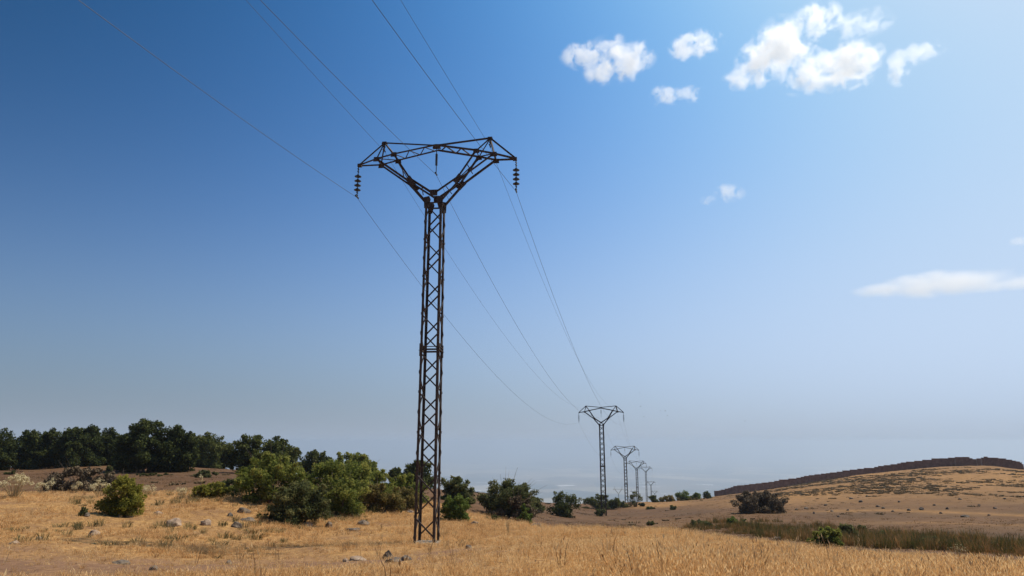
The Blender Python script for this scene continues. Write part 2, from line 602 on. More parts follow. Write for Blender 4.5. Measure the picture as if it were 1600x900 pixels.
# ------------------------------------------------------------------ steel pylons
rust = simple_mat('rusted_steel', (0.062, 0.047, 0.040), 0.75, 0.5, 5.0, 0.2)
rust_far = rust
concrete = simple_mat('concrete', (0.24, 0.20, 0.155), 0.9, 0.2, 6.0)
glass_ins = simple_mat('insulator_porcelain', (0.045, 0.05, 0.05), 0.35, 0.3, 12.0)
wire_mat = simple_mat('wire_aluminium', (0.10, 0.105, 0.11), 0.5, 0.15, 3.0, 0.6)


class Mesh:
    def __init__(self):
        self.v, self.f = [], []

    def add(self, v, f):
        n = len(self.v)
        self.v += [tuple(p) for p in v]
        self.f += [tuple(i + n for i in q) for q in f]

    def angle(self, p, q, w=0.06, t=0.009, ref=(0, 0, 1), flip=1):
        """rolled steel angle bar from p to q"""
        p, q = Vector(p), Vector(q)
        d = (q - p).normalized()
        r = Vector(ref)
        if abs(d.dot(r)) > 0.95:
            r = Vector((0, 1, 0))
        a = d.cross(r).normalized()
        b = a.cross(d).normalized() * flip
        prof = [(0, 0), (w, 0), (w, t), (t, t), (t, w), (0, w)]
        c = [a * (x - w / 3) + b * (y - w / 3) for x, y in prof]
        self.add([p + k for k in c] + [q + k for k in c],
                 [(i, (i + 1) % 6, (i + 1) % 6 + 6, i + 6) for i in range(6)] + [(5, 4, 3, 2, 1, 0), (6, 7, 8, 9, 10, 11)])

    def leg(self, p, q, w, t, sx, sy):
        """corner angle whose flanges point inwards from an outer corner"""
        p, q = Vector(p), Vector(q)
        a, b = Vector((-sx, 0, 0)), Vector((0, -sy, 0))
        c = [a * x + b * y for x, y in [(0, 0), (w, 0), (w, t), (t, t), (t, w), (0, w)]]
        self.add([p + k for k in c] + [q + k for k in c],
                 [(i, (i + 1) % 6, (i + 1) % 6 + 6, i + 6) for i in range(6)] + [(5, 4, 3, 2, 1, 0), (6, 7, 8, 9, 10, 11)])

    def plate(self, pts, n, t):
        """flat polygon plate, thickness t along n"""
        n = Vector(n).normalized() * (t / 2)
        k = len(pts)
        self.add([Vector(p) - n for p in pts] + [Vector(p) + n for p in pts],
                 [tuple(range(k))[::-1], tuple(range(k, 2 * k))] + [(i, (i + 1) % k, (i + 1) % k + k, i + k) for i in range(k)])

    def tube(self, pts, rad, n=6, cap=True):
        pts = [Vector(p) for p in pts]
        rads = rad if isinstance(rad, (list, tuple)) else [rad] * len(pts)
        V, F = [], []
        for i, p in enumerate(pts):
            d = (pts[min(i + 1, len(pts) - 1)] - pts[max(i - 1, 0)]).normalized()
            r = Vector((0, 0, 1)) if abs(d.z) < 0.9 else Vector((0, 1, 0))
            a = d.cross(r).normalized()
            b = d.cross(a)
            for k in range(n):
                th = 2 * math.pi * k / n
                V.append(p + (a * math.cos(th) + b * math.sin(th)) * rads[i])
        for i in range(len(pts) - 1):
            for k in range(n):
                F.append((i * n + k, i * n + (k + 1) % n, (i + 1) * n + (k + 1) % n, (i + 1) * n + k))
        if cap:
            F.append(tuple(range(n))[::-1])
            F.append(tuple(range((len(pts) - 1) * n, len(pts) * n)))
        self.add(V, F)

    def lathe(self, c, prof, n=12):
        c = Vector(c)
        V, F = [], []
        for (r, z) in prof:
            for k in range(n):
                th = 2 * math.pi * k / n
                V.append(c + Vector((r * math.cos(th), r * math.sin(th), z)))
        for i in range(len(prof) - 1):
            for k in range(n):
                F.append((i * n + k, i * n + (k + 1) % n, (i + 1) * n + (k + 1) % n, (i + 1) * n + k))
        F.append(tuple(range(n))[::-1])
        F.append(tuple(range((len(prof) - 1) * n, len(prof) * n)))
        self.add(V, F)

    def build(self, name, mat, parent=None, smooth=False):
        return mesh_obj(name, self.v, self.f, mat, parent, smooth)


HB, HT = 0.36, 0.31              # half width of the mast at the ground and at its top
Z_LEG, Z_MID, Z_CP, Z_EL, Z_NODE_O, Z_NODE_I, Z_TIP, Z_PEAK, Z_CEN = 11.85, 6.35, 12.12, 12.64, 13.58, 13.74, 13.46, 14.34, 14.12
U_EL, U_NO, U_NI, U_TIP, U_PK = 0.90, 2.22, 1.56, 2.99, 2.03
WN = 0.30                        # half depth of the beam
INS_L = 1.26


def half(z):
    return HB + (HT - HB) * z / Z_LEG


def pylon(name, loc, yaw, label, detailed, sc=1.0, ext=0.0, group='lattice pylons marching down the slope'):
    root = empty(name, loc, label, 'pylon', group)
    root.rotation_euler = (0, 0, yaw)
    root.scale = (sc, sc, sc)
    bw = 1.0 if detailed else 1.6          # thin bars of far pylons are drawn at the gauge of their double angles

    def emit(parts, name):
        """each bar its own part near by, one joined part far away"""
        if detailed:
            for m in parts:
                m.build(name, rust, root)
        else:
            J = Mesh()
            for m in parts:
                J.add(m.v, m.f)
            J.build(name if name.endswith('work') else name, rust, root)

    legs = []
    for sx in (-1, 1):
        for sy in (-1, 1):
            m = Mesh()
            m.leg((sx * half(-ext), sy * half(-ext), -0.25 - ext), (sx * HT, sy * HT, Z_LEG + 0.02), 0.085 * bw, 0.012, sx, sy)
            legs.append(m)
    if detailed:
        for m in legs:
            m.build('leg', rust, root)
    else:
        for m in legs:
            m.build('leg', rust, root)
    # zigzag lacing on the four faces
    braces = []
    n = 17
    zs = np.linspace(0.12, Z_LEG - 0.12, n + 1)
    extra = int(round(ext / 0.7))
    if extra:                               # longer body where the ground drops away
        zs = np.concatenate([np.linspace(0.12 - ext, 0.12, extra + 1)[:-1], zs])
        n += extra
    for face in range(4):
        for i in range(n):
            z0, z1 = zs[i], zs[i + 1]
            s = 1 if (i + (face in (1, 2))) % 2 else -1
            off = 0.004
            h0, h1 = half(z0), half(z1)
            if face == 0:
                p, q, ref = (-s * h0, -h0 - off, z0), (s * h1, -h1 - off, z1), (0, 1, 0)
            elif face == 1:
                p, q, ref = (-s * h0, h0 + off, z0), (s * h1, h1 + off, z1), (0, -1, 0)
            elif face == 2:
                p, q, ref = (-h0 - off, -s * h0, z0), (-h1 - off, s * h1, z1), (1, 0, 0)
            else:
                p, q, ref = (h0 + off, -s * h0, z0), (h1 + off, s * h1, z1), (-1, 0, 0)
            m = Mesh()
            m.angle(p, q, 0.045 * bw, 0.008, ref)
            braces.append(m)
    emit(braces, 'brace' if detailed else 'bracing')
    # splice plates and ring at mid height
    bands = []
    h = half(Z_MID) + 0.012
    for k in range(4):
        m = Mesh()
        c = [(-h, -h), (h, -h), (h, h), (-h, h)]
        p, q = c[k], c[(k + 1) % 4]
        m.angle((*p, Z_MID), (*q, Z_MID), 0.06 * bw, 0.01, (0, 0, 1))
        for zz in (0.05,):
            m.angle((*p, Z_MID + 0.10), (*q, Z_MID + 0.10), 0.03, 0.008, (0, 0, 1))
        bands.append(m)
    emit(bands, 'splice_ring')
    if detailed:
        for sx in (-1, 1):
            for sy in (-1, 1):
                m = Mesh()
                x, y = sx * (half(Z_MID) + 0.016), sy * (half(Z_MID) + 0.016)
                m.plate([(x, y, Z_MID - 0.22), (x, y - sy * 0.10, Z_MID - 0.22), (x, y - sy * 0.10, Z_MID + 0.22), (x, y, Z_MID + 0.22)], (1, 0, 0), 0.014)
                m.plate([(x, y, Z_MID - 0.22), (x - sx * 0.10, y, Z_MID - 0.22), (x - sx * 0.10, y, Z_MID + 0.22), (x, y, Z_MID + 0.22)], (0, 1, 0), 0.014)
                m.build('splice_plate', rust, root)
        # top ring
    tops = []
    h = HT + 0.006
    for k in range(4):
        m = Mesh()
        c = [(-h, -h), (h, -h), (h, h), (-h, h)]
        p, q = c[k], c[(k + 1) % 4]
        m.angle((*p, Z_LEG - 0.10), (*q, Z_LEG - 0.10), 0.05 * bw, 0.01, (0, 0, 1))
        tops.append(m)
    emit(tops, 'top_ring')
    # the two arms of the head
    struts = []
    for s in (-1, 1):
        for w in (-1, 1):
            y = w * (HT - 0.005)
            for (p, q, wd) in (((0.06 * s, y, Z_CP + 0.03), (s * (U_EL - 0.06), y, Z_EL + 0.05), 0.075),
                               ((s * HT, y, Z_LEG), (s * (U_EL + 0.03), y, Z_EL - 0.06), 0.075),
                               ((s * (U_EL - 0.02), y, Z_EL + 0.06), (s * U_NI, w * WN, Z_NODE_I), 0.07),
                               ((s * (U_EL + 0.05), y, Z_EL), (s * U_NO, w * WN, Z_NODE_O), 0.07)):
                m = Mesh()
                m.angle(p, q, wd * bw, 0.01, (0, 1, 0), w)
                struts.append(m)
        for (p, q) in (((s * (U_EL - 0.05), -HT, Z_EL + 0.06), (s * (U_EL + 0.03), HT, Z_EL - 0.06)),
                       ((s * 0.45, -HT, Z_CP + 0.25), (s * 0.55, HT, Z_CP + 0.18)),
                       ((s * (U_EL + U_NI) / 2, -HT, (Z_EL + Z_NODE_I) / 2), (s * (U_EL + U_NI) / 2 + 0.1 * s, HT, (Z_EL + Z_NODE_I) / 2 - 0.12)),
                       ((s * (U_EL + 0.1), -HT, Z_EL + 0.1), (s * U_NI, HT, Z_NODE_I - 0.1))):
            m = Mesh()
            m.angle(p, q, 0.035 * bw, 0.007, (0, 0, 1))
            struts.append(m)
    emit(struts, 'arm_strut')
    # beam chords
    chords = []
    for s in (-1, 1):
        for w in (-1, 1):
            for (p, q) in (((s * U_TIP, w * 0.03, Z_TIP), (s * U_NO, w * WN, Z_NODE_O)),
                           ((s * U_NO, w * WN, Z_NODE_O), (s * U_NI, w * WN, Z_NODE_I)),
                           ((s * U_NI, w * WN, Z_NODE_I), (0, w * 0.24, Z_CEN - 0.07))):
                m = Mesh()
                m.angle(p, q, 0.06 * bw, 0.009, (0, 0, 1))
                chords.append(m)
        for (p, q) in (((s * U_TIP, 0, Z_TIP + 0.02), (s * U_PK, 0, Z_PEAK)), ((s * U_PK, 0, Z_PEAK), (0, 0, Z_CEN + 0.02))):
            m = Mesh()
            m.angle(p, q, 0.055 * bw, 0.009, (0, 0, 1))
            chords.append(m)
    emit(chords, 'beam_chord')
    posts = []
    for s in (-1, 1):
        for w in (-1, 1):
            for (u, z) in ((U_NO, Z_NODE_O), (U_NI, Z_NODE_I)):
                m = Mesh()
                m.angle((s * u, w * WN, z), (s * U_PK, w * 0.02, Z_PEAK), 0.05 * bw, 0.008, (0, 0, 1), w)
                posts.append(m)
    emit(posts, 'peak_post')
    lac = []
    for s in (-1, 1):
        us = np.linspace(U_NI, 0.12, 6)
        for i in range(5):
            w = 1 if i % 2 else -1
            f = lambda u, w: (s * u, w * (0.24 + (WN - 0.24) * u / U_NI), Z_CEN - 0.07 + (Z_NODE_I - Z_CEN + 0.07) * u / U_NI)
            m = Mesh()
            m.angle(f(us[i], w), f(us[i + 1], -w), 0.035 * bw, 0.007, (0, 0, 1))
            lac.append(m)
        for (u0, z0, w0, u1, z1, w1) in ((U_NO, Z_NODE_O, -WN, U_NI, Z_NODE_I, WN), (U_NI, Z_NODE_I, -WN, U_NI, Z_NODE_I, WN), (U_NO, Z_NODE_O, -WN, U_NO, Z_NODE_O, WN)):
            m = Mesh()
            m.angle((s * u0, w0, z0), (s * u1, w1, z1), 0.035 * bw, 0.007, (0, 0, 1))
            lac.append(m)
    emit(lac, 'beam_lacing')
    # gusset plates
    gus = []
    for w in (-1, 1):
        y = w * (HT + 0.018)
        m = Mesh(); m.plate([(-0.14, y, Z_CP - 0.10), (0.14, y, Z_CP - 0.10), (0.14, y, Z_CP + 0.13), (-0.14, y, Z_CP + 0.13)], (0, 1, 0), 0.014); gus.append(m)
        for s in (-1, 1):
            m = Mesh(); m.plate([(s * (HT - 0.12), y, Z_LEG - 0.30), (s * (HT + 0.03), y, Z_LEG - 0.30), (s * (HT + 0.05), y, Z_LEG + 0.12), (s * 0.16, y, Z_LEG + 0.16), (s * 0.10, y, Z_LEG + 0.02)], (0, 1, 0), 0.014); gus.append(m)
            d = Vector((s * 0.62, 0, 0.74)).normalized(); nn = Vector((-s * 0.74, 0, 0.62)).normalized()
            c = Vector((s * U_EL, y, Z_EL))
            m = Mesh(); m.plate([c - d * 0.19 - nn * 0.10, c + d * 0.17 - nn * 0.12, c + d * 0.17 + nn * 0.12, c - d * 0.19 + nn * 0.10], (0, 1, 0), 0.014); gus.append(m)
            for (u, z) in ((U_NO, Z_NODE_O), (U_NI, Z_NODE_I)):
                c = Vector((s * u, w * (WN + 0.02), z - 0.02))
                m = Mesh(); m.plate([c + Vector((-0.12, 0, -0.10)), c + Vector((0.12, 0, -0.10)), c + Vector((0.10, 0, 0.08)), c + Vector((-0.10, 0, 0.08))], (0, 1, 0), 0.014); gus.append(m)
    for s in (-1, 1):
        m = Mesh(); m.plate([(s * (U_TIP - 0.10), 0, Z_TIP - 0.06), (s * (U_TIP + 0.05), 0, Z_TIP - 0.06), (s * (U_TIP + 0.05), 0, Z_TIP + 0.06), (s * (U_TIP - 0.12), 0, Z_TIP + 0.07)], (0, 1, 0), 0.10); gus.append(m)
        m = Mesh(); m.plate([(s * U_PK - 0.11, 0, Z_PEAK - 0.05), (s * U_PK + 0.11, 0, Z_PEAK - 0.05), (s * U_PK + 0.08, 0, Z_PEAK + 0.04), (s * U_PK - 0.08, 0, Z_PEAK + 0.04)], (0, 1, 0), 0.10); gus.append(m)
    m = Mesh(); m.plate([(-0.15, 0, Z_CEN - 0.10), (0.15, 0, Z_CEN - 0.10), (0.12, 0, Z_CEN + 0.05), (-0.12, 0, Z_CEN + 0.05)], (0, 1, 0), 0.12); gus.append(m)
    emit(gus, 'gusset_plate')
    # insulators hanging from the tips
    disc_prof = [(0.02, 0.055), (0.045, 0.05), (0.05, 0.012), (0.125, -0.012), (0.127, -0.03), (0.10, -0.022), (0.05, -0.03), (0.045, -0.07), (0.02, -0.075)]
    for s in (-1, 1):
        m = Mesh()
        x = s * (U_TIP + 0.02)
        m.tube([(x, 0, Z_TIP - 0.05), (x, 0, Z_TIP - INS_L)], 0.018, 6)
        for zz in (0.12, 0.22, 1.06, 1.16):
            m.tube([(x - 0.03, 0, Z_TIP - zz), (x + 0.03, 0, Z_TIP - zz - 0.05)], 0.022, 5)
        m.tube([(x, -0.16, Z_TIP - INS_L + 0.01), (x, 0.16, Z_TIP - INS_L + 0.01)], 0.032, 6)
        ins = m.build('insulator_string', glass_ins, root)
        for k in range(4):
            d = Mesh()
            d.lathe((x, 0, Z_TIP - 0.42 - k * 0.18), disc_prof, 14)
            d.build('insulator_disc', glass_ins, ins)
    m = Mesh()
    m.tube([(0, 0, Z_CEN - 0.05), (0, 0, Z_CEN - 0.32)], 0.016, 6)
    m.tube([(0, 0, Z_CEN - 0.32), (0, 0, Z_CEN - 0.78)], 0.038, 8)
    m.tube([(0, 0, Z_CEN - 0.78), (0, 0, Z_CEN - 1.12)], 0.016, 6)
    for zz in (0.36, 0.44, 0.52, 0.60, 0.68, 0.76):
        m.lathe((0, 0, Z_CEN - zz), [(0.02, 0.02), (0.055, 0.0), (0.055, -0.01), (0.02, -0.02)], 8)
    m.tube([(0, -0.13, Z_CEN - 1.12), (0, 0.13, Z_CEN - 1.12)], 0.032, 6)
    m.build('rod_insulator', glass_ins, root)
    for s in (-1, 1):
        m = Mesh()
        m.tube([(s * U_PK, 0, Z_PEAK - 0.04), (s * U_PK, 0, Z_PEAK - 0.30)], 0.022, 6)
        m.lathe((s * U_PK, 0, Z_PEAK - 0.16), [(0.02, 0.04), (0.05, 0.0), (0.02, -0.04)], 8)
        m.tube([(s * U_PK, -0.12, Z_PEAK - 0.31), (s * U_PK, 0.12, Z_PEAK - 0.31)], 0.028, 6)
        m.build('earth_wire_clamp', rust, root)
    m = Mesh()
    h = half(-ext) + 0.04
    m.plate([(-h, -h, -0.13 - ext), (h, -h, -0.13 - ext), (h, h, -0.13 - ext), (-h, h, -0.13 - ext)], (0, 0, 1), 0.20)
    m.build('concrete_footing', concrete, root)
    return root


YAW = math.radians(-6.0)
LINE = Vector((0.213, 1.0, 0))
PY = [  # forward distance, base height, scale
    (-43.0, 6.30, 1.0), (24.0, None, 1.0), (94.0, -9.62, 1.0), (152.0, None, 1.0), (218.0, None, 1.0), (335.0, None, 1.0), (462.0, None, 1.0), (640.0, None, 1.0), (830.0, None, 1.0)]
TOPPX = {3: 697, 4: 720, 5: 729, 6: 752, 7: 767, 8: 776}
base = []
for k, (Y, z, sc) in enumerate(PY):
    X = -2.84 + (0.213 if k else 0.277) * (Y - 24.0)
    if k in TOPPX:
        z = ray(980, TOPPX[k])[1] * Y - Z_PEAK * sc
        g = gz(X, Y)
    elif z is None:
        z = -3.22
    base.append(Vector((X, Y, z)))
PLABEL = {
    1: 'tall rusty lattice pylon with a Y shaped head, nearest and largest of all',
    2: 'second nearest lattice pylon, standing whole on the brown field',
    3: 'third nearest lattice pylon, just right of the second one behind the crest',
    4: 'fourth pylon of the row, its head half hiding the fifth',
    5: 'fifth pylon of the row, slim and faded, head behind the fourth',
    6: 'sixth pylon of the row, faded, head just above the crest bushes',
    7: 'seventh pylon of the row, only its hazy head above the crest',
}
for k in range(1, 8):
    z_g = gz(base[k].x, base[k].y)
    gap_ = base[k].z - z_g
    pylon('lattice_pylon', base[k], YAW, PLABEL[k], k == 1, ext=gap_ if gap_ > 0.15 else 0.0)


# far pylons of another line, with a V head and two upright horns
def v_pylon(px, ptop, Y, label, hh=13.0):
    p = at(px, ptop, Y)
    root = empty('horned_pylon', (p.x, p.y, p.z - hh), label, 'pylon', 'horned pylons of a second line far below')
    root.rotation_euler = (0, 0, math.radians(-8))
    for sx in (-1, 1):
        for sy in (-1, 1):
            m = Mesh(); m.leg((sx * 0.5, sy * 0.5, -0.2), (sx * 0.22, sy * 0.22, hh - 4.2), 0.12, 0.03, sx, sy); m.build('leg', rust, root)
    m = Mesh()
    zs = np.linspace(0.2, hh - 4.3, 12)
    for i in range(11):
        s = 1 if i % 2 else -1
        h0 = 0.5 - 0.28 * zs[i] / (hh - 4.2); h1 = 0.5 - 0.28 * zs[i + 1] / (hh - 4.2)
        for y in (-1, 1):
            m.angle((-s * h0, y * h0, zs[i]), (s * h1, y * h1, zs[i + 1]), 0.06, 0.02, (0, 1, 0))
    m.build('bracing', rust, root)
    for s in (-1, 1):
        m = Mesh(); m.angle((s * 0.1, 0, hh - 4.3), (s * 2.2, 0, hh - 1.6), 0.13, 0.03, (0, 1, 0)); m.angle((s * 0.2, 0, hh - 4.0), (s * 1.9, 0, hh - 1.6), 0.09, 0.03, (0, 1, 0)); m.build('arm', rust, root)
        m = Mesh(); m.angle((s * 2.2, 0, hh - 1.7), (s * 2.25, 0, hh), 0.11, 0.03, (0, 1, 0)); m.build('horn', rust, root)
        m = Mesh(); m.tube([(s * 3.0, 0, hh - 1.7), (s * 3.0, 0, hh - 2.3)], 0.07, 6); m.build('insulator_string', glass_ins, root)
    m = Mesh(); m.angle((-3.1, 0, hh - 1.65), (3.1, 0, hh - 1.65), 0.13, 0.03, (0, 1, 0)); m.build('beam', rust, root)
    return root


v_pylon(966, 760, 430, 'pale hazy pylon with two upright horns, left of the third pylon')
v_pylon(991, 764, 520, 'hazy horned pylon half hidden behind the third pylon')

# ------------------------------------------------------------------ wires
cy_, sy_ = math.cos(YAW), math.sin(YAW)


def attach(k, u, z):
    b = base[k]
    sc = PY[k][2]
    return Vector((b.x + u * cy_ * sc, b.y + u * sy_ * sc, b.z + z * sc))


WIRES = [('conductor', -(U_TIP + 0.02), Z_TIP - INS_L - 0.02, 2.85, 0.0068, 'left outer conductor wire hung below the left insulators', 'wire'),
         ('conductor', 0.0, Z_CEN - 1.15, 2.85, 0.0068, 'middle conductor wire hung from the short rod insulator', 'wire'),
         ('conductor', U_TIP + 0.02, Z_TIP - INS_L - 0.02, 2.85, 0.0068, 'right outer conductor wire hung below the right insulators', 'wire'),
         ('earth_wire', -U_PK, Z_PEAK - 0.34, 2.43, 0.0052, 'thin earth wire running over the left pylon peaks', 'wire'),
         ('earth_wire', U_PK, Z_PEAK - 0.34, 2.43, 0.0052, 'thin earth wire running over the right pylon peaks', 'wire')]
for (nm, u, z, sag, rad, lab, cat) in WIRES:
    pts = []
    for k in range(0, 8):
        if k < 7:
            p, q = attach(k, u, z), attach(k + 1, u, z)
            L = (q - p).length
            S = sag * min((L / 71.0) ** 2, 2.2)
            if k == 0 and nm == 'earth_wire':
                S = 1.0                     # the taut span up the slope behind the camera
            n = 56 if k < 2 else 20
            for i in range(n):
                t = i / n
                c = p.lerp(q, t)
                c.z -= 4 * S * t * (1 - t)
                pts.append(c)
        else:
            pts.append(attach(k, u, z))
    m = Mesh()
    m.tube(pts, rad, 5)
    tag(m.build(nm, wire_mat, None, True), lab, cat, 'wires strung between the pylons')
# marker on the right earth wire

# ------------------------------------------------------------------ stepped wall on the ridge
wall_mat = simple_mat('brown_wall_panels', (0.19, 0.128, 0.104), 0.85, 0.3, 1.6)
S1 = [(103, 492), (155, 487), (172, 480), (212, 470), (245, 463), (270, 455), (295, 443), (335, 437), (405, 431), (455, 424), (520, 417), (580, 409), (648, 402), (705, 392),
      (752, 379), (845, 369), (925, 360), (968, 352), (1002, 343), (1050, 335), (1108, 327), (1172, 320), (1222, 315), (1262, 308), (1330, 300), (1385, 288), (1462, 280), (1535, 271)]
S2 = [(0, 263), (103, 253), (142, 243), (198, 235), (265, 226), (332, 217), (368, 208), (422, 200), (503, 192), (583, 182), (675, 168), (757, 167), (840, 161), (908, 154), (980, 153.5), (1055, 166),
      (1085, 175), (1125, 168), (1170, 160), (1198, 150), (1235, 160), (1290, 161), (1340, 168), (1418, 180), (1478, 190), (1515, 198), (1555, 208), (1575, 225), (1592, 245)]
steps = [(1100 + a / 6.4, 690 + b / 6.4) for a, b in S1] + [(1350 + a / 6.4, 690 + b / 6.4) for a, b in S2]


def wall_Y(x):
    return float(np.interp(x, [1110, 1220, 1350, 1480, 1540, 1600], [176, 184, 188, 184, 178, 168]))


w0 = at(steps[0][0], steps[0][1], wall_Y(steps[0][0]))
wall = empty('boundary_wall', (w0.x, w0.y, gz(w0.x, w0.y)), 'long dark brown wall stepping up along the ridge of the right hill', 'wall')
for i in range(len(steps) - 1):
    xa, ya = steps[i]
    xb = steps[i + 1][0]
    A, B = at(xa, ya, wall_Y(xa)), at(xb, ya, wall_Y(xb))
    zt = (A.z + B.z) / 2
    zb = min(gz(A.x, A.y), gz(B.x, B.y)) - 0.5
    zb = min(zb, zt - 0.6)
    d = (B - A); d.z = 0
    dn = d.normalized()
    nn = Vector((-dn.y, dn.x, 0)) * 0.11
    A2, B2 = Vector((A.x, A.y, 0)) , Vector((B.x, B.y, 0)) - dn * 0.03
    m = Mesh()
    lo, hi = Vector((0, 0, zb)), Vector((0, 0, zt - 0.10))
    q = [A2 - nn, B2 - nn, B2 + nn, A2 + nn]
    m.add([v + lo - wall.location for v in q] + [v + hi - wall.location for v in q], [(3, 2, 1, 0), (4, 5, 6, 7), (0, 1, 5, 4), (1, 2, 6, 5), (2, 3, 7, 6), (3, 0, 4, 7)])
    q2 = [A2 - nn * 1.5 , B2 - nn * 1.5 , B2 + nn * 1.5, A2 + nn * 1.5]
    lo2, hi2 = Vector((0, 0, zt - 0.097)), Vector((0, 0, zt))
    m.add([v + lo2 - wall.location for v in q2] + [v + hi2 - wall.location for v in q2], [(3, 2, 1, 0), (4, 5, 6, 7), (0, 1, 5, 4), (1, 2, 6, 5), (2, 3, 7, 6), (3, 0, 4, 7)])
    m.build('panel', wall_mat, wall)


# ------------------------------------------------------------------ foliage
def leaf_mat(name, c0, c1, c2, trans=0.25):
    b = NT(name)
    t = b.n('Attribute', _attribute_name='tint').outputs['Fac']
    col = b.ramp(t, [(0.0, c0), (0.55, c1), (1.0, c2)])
    d = b.n('BsdfPrincipled', Roughness=0.75)
    d.inputs['Specular IOR Level'].default_value = 0.08
    b.l(col, d.inputs['Base Color'])
    tr = b.n('BsdfTranslucent')
    b.l(col, tr.inputs['Color'])
    mx = b.n('MixShader', Fac=trans)
    b.l(d.outputs[0], mx.inputs[1])
    b.l(tr.outputs[0], mx.inputs[2])
    b.l(mx.outputs[0], b.out.inputs['Surface'])
    return b.m


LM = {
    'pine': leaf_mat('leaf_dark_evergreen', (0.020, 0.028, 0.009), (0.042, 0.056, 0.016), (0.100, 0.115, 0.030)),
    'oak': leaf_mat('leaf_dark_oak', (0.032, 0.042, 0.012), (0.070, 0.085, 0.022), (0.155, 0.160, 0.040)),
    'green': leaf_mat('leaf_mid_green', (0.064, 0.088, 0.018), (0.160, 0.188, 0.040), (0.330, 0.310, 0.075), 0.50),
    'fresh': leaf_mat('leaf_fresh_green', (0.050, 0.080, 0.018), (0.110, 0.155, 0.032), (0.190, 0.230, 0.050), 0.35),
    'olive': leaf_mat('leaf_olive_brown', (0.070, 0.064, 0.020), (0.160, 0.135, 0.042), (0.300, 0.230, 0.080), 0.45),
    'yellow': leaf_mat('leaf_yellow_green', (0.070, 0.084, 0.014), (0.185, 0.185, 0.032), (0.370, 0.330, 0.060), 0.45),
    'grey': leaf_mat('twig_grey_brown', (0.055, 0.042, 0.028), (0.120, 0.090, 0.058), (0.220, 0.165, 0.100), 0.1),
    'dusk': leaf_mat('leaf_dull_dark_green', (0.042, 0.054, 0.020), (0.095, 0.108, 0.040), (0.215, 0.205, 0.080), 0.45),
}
bark = simple_mat('bark', (0.085, 0.065, 0.048), 0.9, 0.35, 6.0)


def leaf_cloud(r, centers, radii, n, ls, tint_c, up=0.35, flat=1.0, aspect=0.55):
    """n leaves spread through clumps; returns quads"""
    w = np.asarray(radii) ** 2
    ci = r.choice(len(centers), n, p=w / w.sum())
    d = r.normal(size=(n, 3))
    d /= np.linalg.norm(d, axis=1)[:, None]
    rad = r.random(n) ** 0.45
    spray = 1 + 0.35 * (r.random(n) < 0.10) * r.random(n)
    C = np.asarray(centers)[ci] + d * (np.asarray(radii)[ci] * rad * spray)[:, None] * np.array([1, 1, flat])
    nrm = d * 0.6 + r.normal(size=(n, 3)) * 0.7 + np.array([0, 0, up])
    nrm /= np.linalg.norm(nrm, axis=1)[:, None]
    t = np.cross(nrm, r.normal(size=(n, 3)))
    t /= np.linalg.norm(t, axis=1)[:, None]
    b = np.cross(nrm, t)
    s = ls * (0.6 + 0.8 * r.random(n))
    L, W = (t * s[:, None]), (b * (s * aspect)[:, None])
    V = np.stack([C - L, C + W, C + L, C - W], 1).reshape(-1, 3)
    F = np.arange(4 * n).reshape(n, 4)
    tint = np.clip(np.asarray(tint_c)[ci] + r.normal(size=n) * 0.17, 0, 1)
    return V, F, tint


